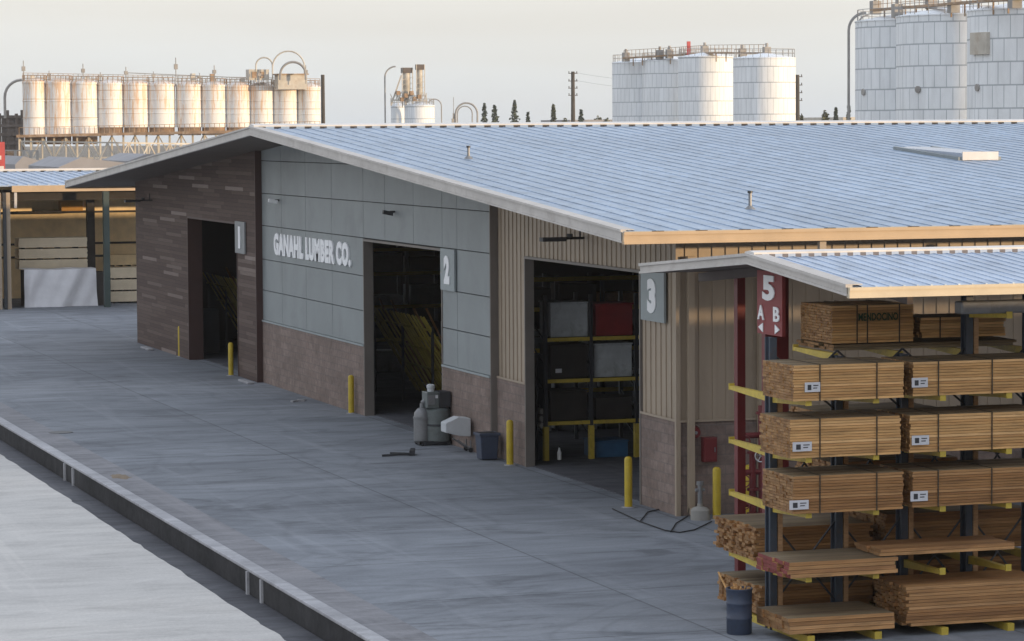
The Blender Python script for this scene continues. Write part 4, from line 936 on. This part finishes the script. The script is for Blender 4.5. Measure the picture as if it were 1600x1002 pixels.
# walkway over the silos
wa = at(36, 128, D_+1); wb = at(500, 137, D_+8)
A = empty('silo_walkway', (wa.x, wa.y, wa.z), 'rusty walkway with pipes running over the row of silos', 'walkway')
dirv = (wb-wa); m = MB(); m.bar(wa, wb, 1.0, .15); m.build('deck', M['rust'], A)
m = MB(); n = 60
for k in range(n+1):
    p = wa+dirv*(k/n); m.cyl(p, p+Vector((0, 0, 1.15)), .035, n=5)
m.bar(wa+Vector((0, 0, 1.15)), wb+Vector((0, 0, 1.15)), .06); m.bar(wa+Vector((0, 0, .6)), wb+Vector((0, 0, .6)), .05); m.build('railing', M['rust'], A)
for px_, hh in ((37, 3.0), (77, 1.7), (130, 2.6), (157, 1.5), (197, 2.2), (240, 1.6), (275, 3.4), (312, 1.4), (335, 2.4), (405, 1.8), (478, 2.4)):
    p = at(px_, 131, D_+2); m = MB(); m.cyl(p, p+Vector((0, 0, hh)), .06, n=6); m.box(p.x-.22, p.x+.22, p.y-.2, p.y+.2, p.z+hh*.55, p.z+hh*.75); m.build('mast', M['farsteel'], A)
p = at(200, 114, D_+2); p2 = at(385, 122, D_+2); m = MB(); m.tube([p, p2], .06, 6)
for k in range(8): q_ = p+(p2-p)*(k/7); m.cyl(q_, q_-Vector((0, 0, 1.5)), .03, n=5)
m.build('header_pipe', M['farsteel'], A)
# supporting platform under the silos
A = empty('silo_platform', at(40, 214, D_-3), 'steel platform and lattice trusses carrying the rusty silos', 'platform')
pa, pb = at(30, 213, D_-3), at(500, 203, D_-3)
ga, gb = at(196, 203, D_-2.5), at(500, 200, D_-2.5)
m = MB(); m.bar(pa, pb, 4.5, .35); m.build('deck', M['rust'], A)
m = MB(); n = 26; dv = pb-pa
for k in range(n+1):
    p = pa+dv*(k/n)
    m.bar((p.x, p.y, -.6), (p.x, p.y, p.z), .22)
for k in range(n):
    p, q_ = pa+dv*(k/n), pa+dv*((k+1)/n); z0 = p.z-3.0
    m.bar((p.x, p.y, z0), (q_.x, q_.y, p.z-.2), .14) if k % 2 else m.bar((p.x, p.y, p.z-.2), (q_.x, q_.y, z0), .14)
m.bar((pa.x, pa.y, pa.z-3), (pb.x, pb.y, pb.z-3), .22); m.build('truss', M['farwhite'], A)
m = MB(); n = 60
for k in range(n+1): p = pa+dv*(k/n); m.cyl(p, p+Vector((0, 0, 1.1)), .04, n=5)
m.bar(pa+Vector((0, 0, 1.1)), pb+Vector((0, 0, 1.1)), .06); m.build('railing', M['rust'], A)
# conveyor truss nearer
A = empty('conveyor_bridge', at(50, 240, 330), 'pale lattice conveyor bridge in front of the silos', 'conveyor')
pa, pb = at(34, 221, 330), at(360, 226, 345); dv = pb-pa; m = MB(); n = 20; hgt = 2.2
m.bar(pa, pb, .16); m.bar(pa-Vector((0, 0, hgt)), pb-Vector((0, 0, hgt)), .16)
for k in range(n):
    p, q_ = pa+dv*(k/n), pa+dv*((k+1)/n); m.bar(p, p-Vector((0, 0, hgt)), .09); m.bar(p-Vector((0, 0, hgt if k % 2 else 0)), q_-Vector((0, 0, 0 if k % 2 else hgt)), .11)
m.build('lattice', M['farwhite'], A); m = MB()
for t_ in (.02, .12, .3, .5, .72, .92): p = pa+dv*t_; m.bar((p.x, p.y, -.6), (p.x, p.y, p.z-hgt), .3)
m.build('leg', M['farwhite'], A)
pa, pb = at(0, 235, 300), at(60, 236, 300); m = MB()
for k in (0, 1.4, 2.4): m.bar(pa-Vector((0, 0, k)), pb-Vector((0, 0, k)), .12)
for t_ in (.1, .4, .62, .8, .97): p = pa+(pb-pa)*t_; m.bar((p.x, p.y, -.6), (p.x, p.y, p.z), .25)
m.build('side_frame', M['farsteel'], A)
# goose-neck pipes
def arch(px0, px1, pytop, pybot, D, r, lb, nm='gooseneck_pipe', left=True, right=True, mat='farsteel'):
    a_, b_ = at(px0, pybot, D), at(px1, pybot, D); zt_ = zat((px0+px1)/2, pytop, D); dv = b_-a_; dv.z = 0; W_ = dv.length; u = dv.normalized(); hh = min(W_/2, zt_-a_.z); pts = []
    if left: pts.append(a_)
    for k in range(13):
        t_ = math.pi*(1-k/12)
        if not right and t_ < math.pi/2-.01: break
        if not left and t_ > math.pi/2+.01: continue
        pts.append(Vector((a_.x, a_.y, 0))+u*(W_/2+W_/2*math.cos(t_))+Vector((0, 0, zt_-hh+hh*math.sin(t_))))
    if right: pts.append(Vector((b_.x, b_.y, a_.z)))
    return tag(MB().tube(pts, r, 8).build(nm, M[mat], loc=a_), lb, 'pipe', 'goose-neck pipes of the plant')
arch(8, 62, 125, 185, D_, .18, 'grey goose-neck pipe at the far left of the silo row', right=False)
arch(400, 426, 90, 128, D_+3, .10, 'thin pale goose-neck pipe above the tenth silo', mat='farwhite')
arch(426, 476, 80, 128, D_+6, .10, 'tallest pale goose-neck pipe above the right-hand silos', mat='farwhite')
arch(438, 478, 97, 125, D_+2, .16, 'darker lower goose-neck pipe above the eleventh silo')
p = at(455, 128, D_+4); A = empty('control_hut', p, 'white box hut on top of the right-hand silos', 'hut'); m = MB(); m.box(p.x-2.0, p.x+1.9, p.y-1, p.y+1, p.z-1.0, p.z+.9); m.build('wall', M['farwhite'], A); MB().box(p.x-2.2, p.x+2.1, p.y-1.2, p.y+1.2, p.z+.9, p.z+1.05).build('roof', M['rust'], A)
p = at(403, 128, D_+4); A = empty('filter_unit', p, 'small rusty filter unit on top of the tenth silo', 'filter'); m = MB(); m.box(p.x-1.4, p.x+1.3, p.y-.9, p.y+.9, p.z+.2, p.z+1.6); m.build('casing', M['farwhite'], A)
for dx in (-.7, .3): MB().box(p.x+dx-.3, p.x+dx+.3, p.y-1.0, p.y-.91, p.z+.5, p.z+1.3).build('louvre', M['rust'], A)
# dark structure far left
p = at(20, 265, 420); A = empty('dark_tower', (p.x, p.y, -.6), 'dark brown lattice tower left of the silos', 'tower'); m = MB()
zt_ = zat(20, 170, 420)
for dx in (-1.7, -.6, .6, 1.4): m.box(p.x+dx-.2, p.x+dx+.2, p.y-.2, p.y+.2, -.6, zt_-random.random()*.8)
for k in range(9): z = k*1.2; m.box(p.x-1.8, p.x+1.6, p.y-.3, p.y+.3, z, z+.4)
m.box(p.x-1.3, p.x+1.3, p.y, p.y+.9, 3, zt_-.9); m.build('frame', M['farbrown'], A)
# red and white trailer at left edge, sheds
p = at(-4, 268, 190); A = empty('red_trailer', (p.x, p.y, 3), 'red and white upright panel at the left picture edge behind the far shed', 'sign')
m = MB(); z1 = zat(0, 222, 190); z0 = zat(0, 275, 190); m.box(p.x-1, p.x+.48, p.y, p.y+.4, z0, z1); m.build('panel', M['farred'], A); m = MB(); m.box(p.x-.6, p.x+.25, p.y-.03, p.y-.003, z0+1.0, z0+1.25); m.box(p.x-.6, p.x+.4, p.y-.03, p.y-.003, z0+.3, z0+.6); m.build('stripe', M['cap'], A); MB().box(p.x-.3, p.x-.1, p.y+.1, p.y+.3, -.6, z0).build('post', M['farsteel'], A)
for a_, b_, t_, bt, D, lb in ((92, 235, 246, 275, 230, 'low grey metal shed with a flat roof behind the far left shed'), (200, 330, 240, 268, 300, 'long pale grey shed behind the left roof slope'), (24, 78, 244, 275, 260, 'small grey shed under the conveyor bridge')):
    p = at(a_, bt, D); q_ = at(b_, t_, D); A = empty('grey_shed', (p.x, p.y, -.6), lb, 'shed', 'grey sheds behind the yard'); dx = q_.x-p.x
    m = MB(); m.add([(p.x, p.y, -.6), (q_.x, p.y, -.6), (q_.x, p.y, q_.z-.6), (p.x+dx*.25, p.y, q_.z), (p.x, p.y, q_.z-.7), (p.x, p.y+14, -.6), (q_.x, p.y+14, -.6), (q_.x, p.y+14, q_.z-.6), (p.x+dx*.25, p.y+14, q_.z), (p.x, p.y+14, q_.z-.7)],
        [(0, 1, 2, 3, 4), (5, 9, 8, 7, 6), (0, 4, 9, 5), (1, 6, 7, 2), (2, 7, 8, 3), (3, 8, 9, 4)]); m.build('walls', M['farshed'], A)
    m = MB()
    for k in range(5): xx = p.x+dx*(.1+.17*k); m.box(xx, xx+dx*.06, p.y-.04, p.y-.003, q_.z-2.1, q_.z-1.3)
    m.build('louvres', M['farbrown'], A)

# small plant in the middle
D = 520
def tank(px0, px1, pytop, D, lb, mat='tank', grp='white bolted storage tanks', zb=-.6, rail=True, h2=.6):
    c = at((px0+px1)/2, 195, D); r = (px1-px0)/2/F*D; zt_ = zat((px0+px1)/2, pytop, D)
    A = empty('storage_tank', (c.x, c.y, zb), lb, 'tank', grp)
    MB().lathe((c.x, c.y, zb), [(r, 0), (r, zt_-zb-.12), (r+.07, zt_-zb-.1), (r+.07, zt_-zb), (r*.98, zt_-zb+.05), (r*.15, zt_-zb+h2)], 56).build('shell', M[mat], A, smooth=True)
    if rail:
        m = MB(); n = 24
        for k in range(n):
            t_, t2 = 2*math.pi*k/n, 2*math.pi*(k+1)/n; e = r*.97
            m.cyl((c.x+e*math.cos(t_), c.y+e*math.sin(t_), zt_), (c.x+e*math.cos(t_), c.y+e*math.sin(t_), zt_+1.1), .035, n=5)
            for zz in (.6, 1.1): m.cyl((c.x+e*math.cos(t_), c.y+e*math.sin(t_), zt_+zz), (c.x+e*math.cos(t2), c.y+e*math.sin(t2), zt_+zz), .03, n=5)
        m.build('guard_rail', M['farsteel'], A)
    return A, c, r, zt_
tank(611, 634, 166, D+6, 'small white tank in shade, left half of the small plant', grp='white tanks of the small plant')
tank(632, 679, 165, D, 'small sunlit white tank under the two rusty cyclones', grp='white tanks of the small plant')
for a_, b_, t_, bt, lb in ((629, 642, 106, 150, 'left rusty cyclone tower on the small plant'), (651, 661, 101, 148, 'right rusty cyclone tower on the small plant, darker cap')):
    c = at((a_+b_)/2, bt, D); r = (b_-a_)/2/F*D; zt_ = zat(640, t_, D); A = empty('cyclone', (c.x, c.y, c.z-1.2), lb, 'cyclone', 'rusty cyclones on the small plant')
    MB().lathe((c.x, c.y, c.z-1.2), [(r*.3, 0), (r*.8, 1.2), (r*.9, 1.3), (r*.9, zt_-c.z+.4)], 16).build('cone', M['farwhite'], A, smooth=True)
    MB().box(c.x-r*1.15, c.x+r*1.15, c.y-r, c.y+r, zt_-.9, zt_).build('cap', M['farbrown'], A)
    m = MB()
    for dx in (-r*1.3, r*1.3): m.bar((c.x+dx, c.y-.5, c.z-2), (c.x+dx, c.y-.5, zt_), .12)
    for k in range(4): m.bar((c.x-r*1.3, c.y-.5, c.z+k*.9), (c.x+r*1.3, c.y-.5, c.z+k*.9+.4), .08)
    m.build('frame', M['farwhite'], A)
A = empty('plant_frame', at(640, 165, D-2), 'steel stair and pipe frame round the rusty cyclones', 'frame'); m = MB()
p0 = at(611, 165, D-1); p1 = at(627, 118, D-1); m.bar(p0, p1, .25)
for px_ in (611, 622, 634, 645, 656, 666): p = at(px_, 165, D-1); m.bar(p, p+Vector((0, 0, random.uniform(.9, 2.6))), .14)
a_, b_ = at(611, 157, D-1), at(668, 158, D-1); m.bar(a_, b_, .15); a_, b_ = at(615, 150, D-1), at(664, 150, D-1); m.bar(a_, b_, .12)
for k in range(12): px_ = 614+k*4.4; p = at(px_, 157, D-1); q_ = at(px_+random.choice((-4, 4)), 150-random.random()*8, D-1); m.bar(p, q_, .12)
m.build('steelwork', M['farwhite'], A); m = MB()
for px_, py_ in ((622, 146), (643, 146), (634, 150), (655, 152), (648, 155), (628, 156)): p = at(px_, py_, D-1.5); m.box(p.x-.3, p.x+.3, p.y-.3, p.y+.3, p.z-.3, p.z+.4)
m.build('motors', M['rust'], A)
arch(602, 636, 104, 200, D, .13, 'tall grey goose-neck pipe left of the small plant', right=False)
arch(668, 690, 155, 200, D, .10, 'short goose-neck pipe right of the small plant')
arch(712, 746, 161, 200, D, .16, 'grey goose-neck pipe beside the slim mast right of the plant'); arch(715, 738, 166, 200, D+10, .10, 'inner thin goose-neck pipe under the grey one')
p = at(709, 200, D); m = MB(); zt_ = zat(709, 152, D); A = empty('slim_mast', (p.x, p.y, -.6), 'slim lattice mast between the two goose-neck pipes', 'mast')
m.cyl((p.x, p.y, -.6), (p.x, p.y, zt_), .10, .05, 6); m.box(p.x-.35, p.x+.35, p.y-.1, p.y+.1, 7, 9.4); m.bar((p.x-.5, p.y, -.6), (p.x-.1, p.y, 10.3), .1); m.bar((p.x+.5, p.y, -.6), (p.x+.1, p.y, 10.3), .1); m.build('shaft', M['farsteel'], A)

# white tanks, middle group then right group
tank(957, 1043, 98, 446, 'leftmost large white tank of the middle group'); tank(1003, 1089, 95, 441, 'second large white tank of the middle group')
tank(1060, 1145, 89, 432, 'large white tank at the front of the middle group'); tank(1146, 1243, 91, 392, 'rightmost sunlit white tank of the middle group')
TA = tank(1337, 1541, 33, 300, 'leftmost of the three tallest white tanks at the right', h2=1.0); TB = tank(1401, 1620, 25, 287, 'middle one of the three tallest white tanks at the right', h2=1.0); TC = tank(1512, 1750, 16, 270, 'tallest white tank, cut by the right picture edge', h2=1.0)
def catwalk(pts, D, lb, boxes, mat='farsteel', arm=1.0):
    P3 = [at(a_, b_, d_) for (a_, b_, d_) in pts]; A = empty('tank_catwalk', P3[0], lb, 'catwalk', 'catwalks over the white tanks')
    m = MB()
    for a_, b_ in zip(P3[:-1], P3[1:]):
        m.bar(a_, b_, .9, .22); n = 14
        for k in range(n+1): p = a_+(b_-a_)*(k/n); m.cyl(p, p+Vector((0, 0, 1.1)), .04, n=5)
        m.bar(a_+Vector((0, 0, 1.1)), b_+Vector((0, 0, 1.1)), .06); m.bar(a_+Vector((0, 0, .55)), b_+Vector((0, 0, .55)), .05)
        for k in range(1, 6): p = a_+(b_-a_)*(k/6); m.bar(p, p-Vector((0, 0, 1.2)), .12)
    m.build('walkway', M['rust'], A)
    for (a_, b_, d_) in boxes:
        p = at(a_, b_, d_); m = MB(); m.box(p.x-.45, p.x+.45, p.y-.4, p.y+.4, p.z-.6, p.z+.7); m.cyl((p.x, p.y, p.z+.7), (p.x, p.y, p.z+1.2), .2, n=8); m.build('motor_housing', M[mat], A)
catwalk([(975, 91, 441), (1062, 86, 436), (1104, 83, 432), (1200, 83, 400)], 440, 'catwalk with motor boxes over the middle white tanks', [(978, 90, 441), (1031, 86, 438), (1046, 85, 437), (1101, 80, 432), (1160, 84, 420), (1198, 82, 400)])
catwalk([(1366, 16, 300), (1466, 8, 285), (1600, -3, 256)], 280, 'catwalk with motor boxes over the tallest white tanks', [(1368, 13, 300), (1402, 18, 292), (1455, 4, 288), (1490, 10, 280), (1586, 2, 258)])
p = at(1076, 76, 434); tag(MB().box(p.x-.25, p.x+.25, p.y-.1, p.y+.1, p.z-.9, p.z+1.0).box(p.x-.05, p.x+.05, p.y-.05, p.y+.05, p.z-1.6, p.z-.9).build('red_flag', M['farred'], loc=p), 'small red flag-like marker on the middle tanks', 'marker')
arch(1326, 1380, 20, 200, 301, .14, 'tall grey goose-neck pipe on the left flank of the tallest tanks', right=False)
arch(1341, 1372, 24, 40, 299, .08, 'thin rusty pipe bend on top of the leftmost tall tank', right=False)
def onTank(px_, py_, T_):
    _, c, r, _z = T_; d = ray(px_, py_); A_ = d[0]**2+d[1]**2; B_ = -2*(d[0]*c.x+d[1]*c.y); C_ = c.x**2+c.y**2-r*r
    t_ = (-B_-math.sqrt(max(0, B_*B_-4*A_*C_)))/(2*A_); p = Vector((d[0]*t_, d[1]*t_, H+d[2]*t_)); nrm = Vector((p.x-c.x, p.y-c.y, 0)).normalized(); return p, nrm
for (a_, b_, T_, lb) in ((1350, 144, TA, 'x'), (1435, 140, TB, 'x'), (1528, 137, TC, 'x')):
    p, nrm = onTank(a_, b_, T_); m = MB(); m.cyl(p-nrm*.05, p+nrm*.15, .32, n=16); o = m.build('manway', M['farsteel'], T_[0])
p, nrm = onTank(1532, 68, TC); tn = Vector((-nrm.y, nrm.x, 0))
MB().obox(p, tn, nrm, (0, 0, 1), 1.25, .25, .95).build('hatch_box', M['farwhite'], TC[0])
# poles
def pole(px_, pt, D, lb, arms=True):
    c = at(px_, 195, D); zt_ = zat(px_, pt, D); A = empty('utility_pole', (c.x, c.y, -.6), lb, 'utility pole', 'utility poles beyond the roof')
    MB().cyl((c.x, c.y, -.6), (c.x, c.y, zt_), .42 if arms else .3, .30 if arms else .25, 10).build('pole', M['pole'], A)
    if arms:
        for dz in (.3, 1.6, 2.8, 4.0):
            m = MB(); m.box(c.x-.8, c.x+.8, c.y-.1, c.y+.1, zt_-dz-.06, zt_-dz+.06)
            for dx in (-.7, .7): m.cyl((c.x+dx, c.y, zt_-dz+.06), (c.x+dx, c.y, zt_-dz+.35), .07, n=6)
            m.build('cross_arm', M['pole'], A)
pole(895.5, 112, 520, 'tall dark utility pole left of the middle white tanks'); pole(1246, 117, 480, 'dark utility pole right of the middle white tanks'); pole(505, 117, 420, 'plain dark pole right of the rusty silos', False)
pa, pb = at(895.5, 113, 520), at(1246, 118, 480); m = MB()
for dz in (0, -1.3):
    pr = None
    for k in range(21): t_ = k/20; p = pa+(pb-pa)*t_+Vector((0, 0, dz-6.0*t_*(1-t_))); (m.cyl(pr, p, .018, n=5, cap=False) if pr is not None else None); pr = p
tag(m.build('power_line', M['farsteel'], loc=pa), 'thin sagging power line strung between the two utility poles', 'power line')

# trees beyond
def conifer(px_, pt, wd, D, lb, leaf='leaf', broad=False):
    c = at(px_, 195, D); zt_ = zat(px_, pt, D); w_ = wd/F*D/2; A = empty('tree', (c.x, c.y, -.6), lb, 'tree', 'trees beyond the roof')
    m = MB(); m.cyl((c.x, c.y, -.6), (c.x, c.y, zt_-.3), .35, .06, 8); hh = zt_+.6; seed_ = random.random()*6
    for k in range(14): t_ = random.uniform(.3, .9); a_ = random.random()*6.28; L_ = w_*(1-t_)*1.1+.3; m.cyl((c.x, c.y, -.6+hh*t_), (c.x+L_*math.cos(a_), c.y+L_*math.sin(a_), -.6+hh*t_-.2), .08, .02, 5)
    m.build('trunk', M['bark'], A); m = MB()
    for k in range(900 if not broad else 700):
        if broad: t_ = random.betavariate(2, 2); rad = w_*math.sqrt(max(0, 1-(2*t_-1)**2))*random.random()**.4*random.uniform(.75, 1.1); z = zt_-(hh*.75)*(1-t_)
        else:
            t_ = random.random()**1.3; lay = (t_*9) % 1; rad = w_*(1-t_)**.8*(1.15-.5*lay)*random.random()**.45*(.8+.35*math.sin(3*(a0_ := random.random()*6.28)+seed_)*math.sin(9*t_+seed_))+.1; z = 1+(zt_-1)*t_
        a_ = random.random()*6.28 if broad else a0_; p = Vector((c.x+rad*math.cos(a_), c.y+rad*math.sin(a_), z)); s_ = random.uniform(.18, .42)
        u = Vector((random.gauss(0, 1), random.gauss(0, 1), random.gauss(0, .6))).normalized(); v = u.cross(Vector((random.gauss(0, 1), random.gauss(0, 1), random.gauss(0, 1)))).normalized()
        m.add([p-u*s_, p+v*s_*.6, p+u*s_, p-v*s_*.6], [(0, 1, 2, 3)])
    m.build('crown', M[leaf], A)
conifer(757, 162, 24, 640, 'thin ragged conifer right of the goose-neck pipe'); conifer(773, 165, 34, 640, 'bushy conifer, second from left beyond the ridge')
conifer(804, 157, 36, 640, 'tallest pointed conifer beyond the ridge'); conifer(825, 176, 18, 640, 'smallest lone conifer right of the tallest one')
conifer(865, 164, 28, 620, 'olive conifer left of the tall utility pole', 'leaf2'); conifer(908, 172, 24, 640, 'pointed dark conifer right of the tall utility pole')
conifer(882, 184, 16, 660, 'low broad tree left of the tall utility pole', 'leaf2', True); conifer(935, 180, 18, 690, 'low hazy broad tree beside the middle tanks', 'leaf2', True); conifer(948, 183, 14, 680, 'low hazy tree touching the leftmost middle tank', 'leaf2', True)
conifer(1290, 172, 16, 560, 'round low tree between the tank groups, left one', 'leaf2', True); conifer(1306, 169, 14, 560, 'narrow tree between the tank groups', 'leaf'); conifer(1326, 167, 16, 560, 'narrow tree against the tall tanks pipe', 'leaf'); conifer(1252, 178, 10, 560, 'small dark bush at the foot of the right utility pole', 'leaf2', True)
p = at(1255, 184, 600); q_ = at(1345, 184, 600); A = empty('long_shed', (p.x, p.y, -.6), 'long low pale roofed building between the tank groups', 'building')
m = MB(); m.box(p.x, q_.x, p.y-20, p.y, -.6, p.z-.6); m.build('wall', M['farshed'], A); MB().box(p.x-1, q_.x+1, p.y-21, p.y+1, p.z-.6, p.z).build('roof', M['farwhite'], A)
p = at(845, 188, 700); q_ = at(957, 189, 700); A = empty('long_shed', (p.x, p.y, -.6), 'long low hazy building left of the middle tanks', 'building')
MB().box(p.x, q_.x, p.y-20, p.y, -.6, p.z).build('wall', M['farshed'], A)

# unseen shed added to the right of the view, sized to shade the yard
NB = empty('added_shade_shed', (24, 30, 0), 'large plain shed added out of view to shade the yard', 'shed')
m = MB(); m.box(23, 130, 0, 30, 0, 6.15); m.build('wall', M['tan'], NB); m = MB(); m.box(22.9, 130.1, -.1, 30.1, 6.15, 6.38); m.build('roof', M['roof'], NB)

# thin evening haze
hm = bpy.data.materials.new('haze_air'); hm.use_nodes = True; hn = hm.node_tree; hn.nodes.clear()
out = hn.nodes.new('ShaderNodeOutputMaterial'); pv = hn.nodes.new('ShaderNodeVolumePrincipled')
pv.inputs['Color'].default_value = (.88, .92, .97, 1); pv.inputs['Density'].default_value = HAZE; pv.inputs['Anisotropy'].default_value = 0
hn.links.new(pv.outputs[0], out.inputs['Volume'])
hz_ = box('haze', hm, -705, 1105, -155, 1505, -1.7, 23); hz_['kind'] = 'stuff'
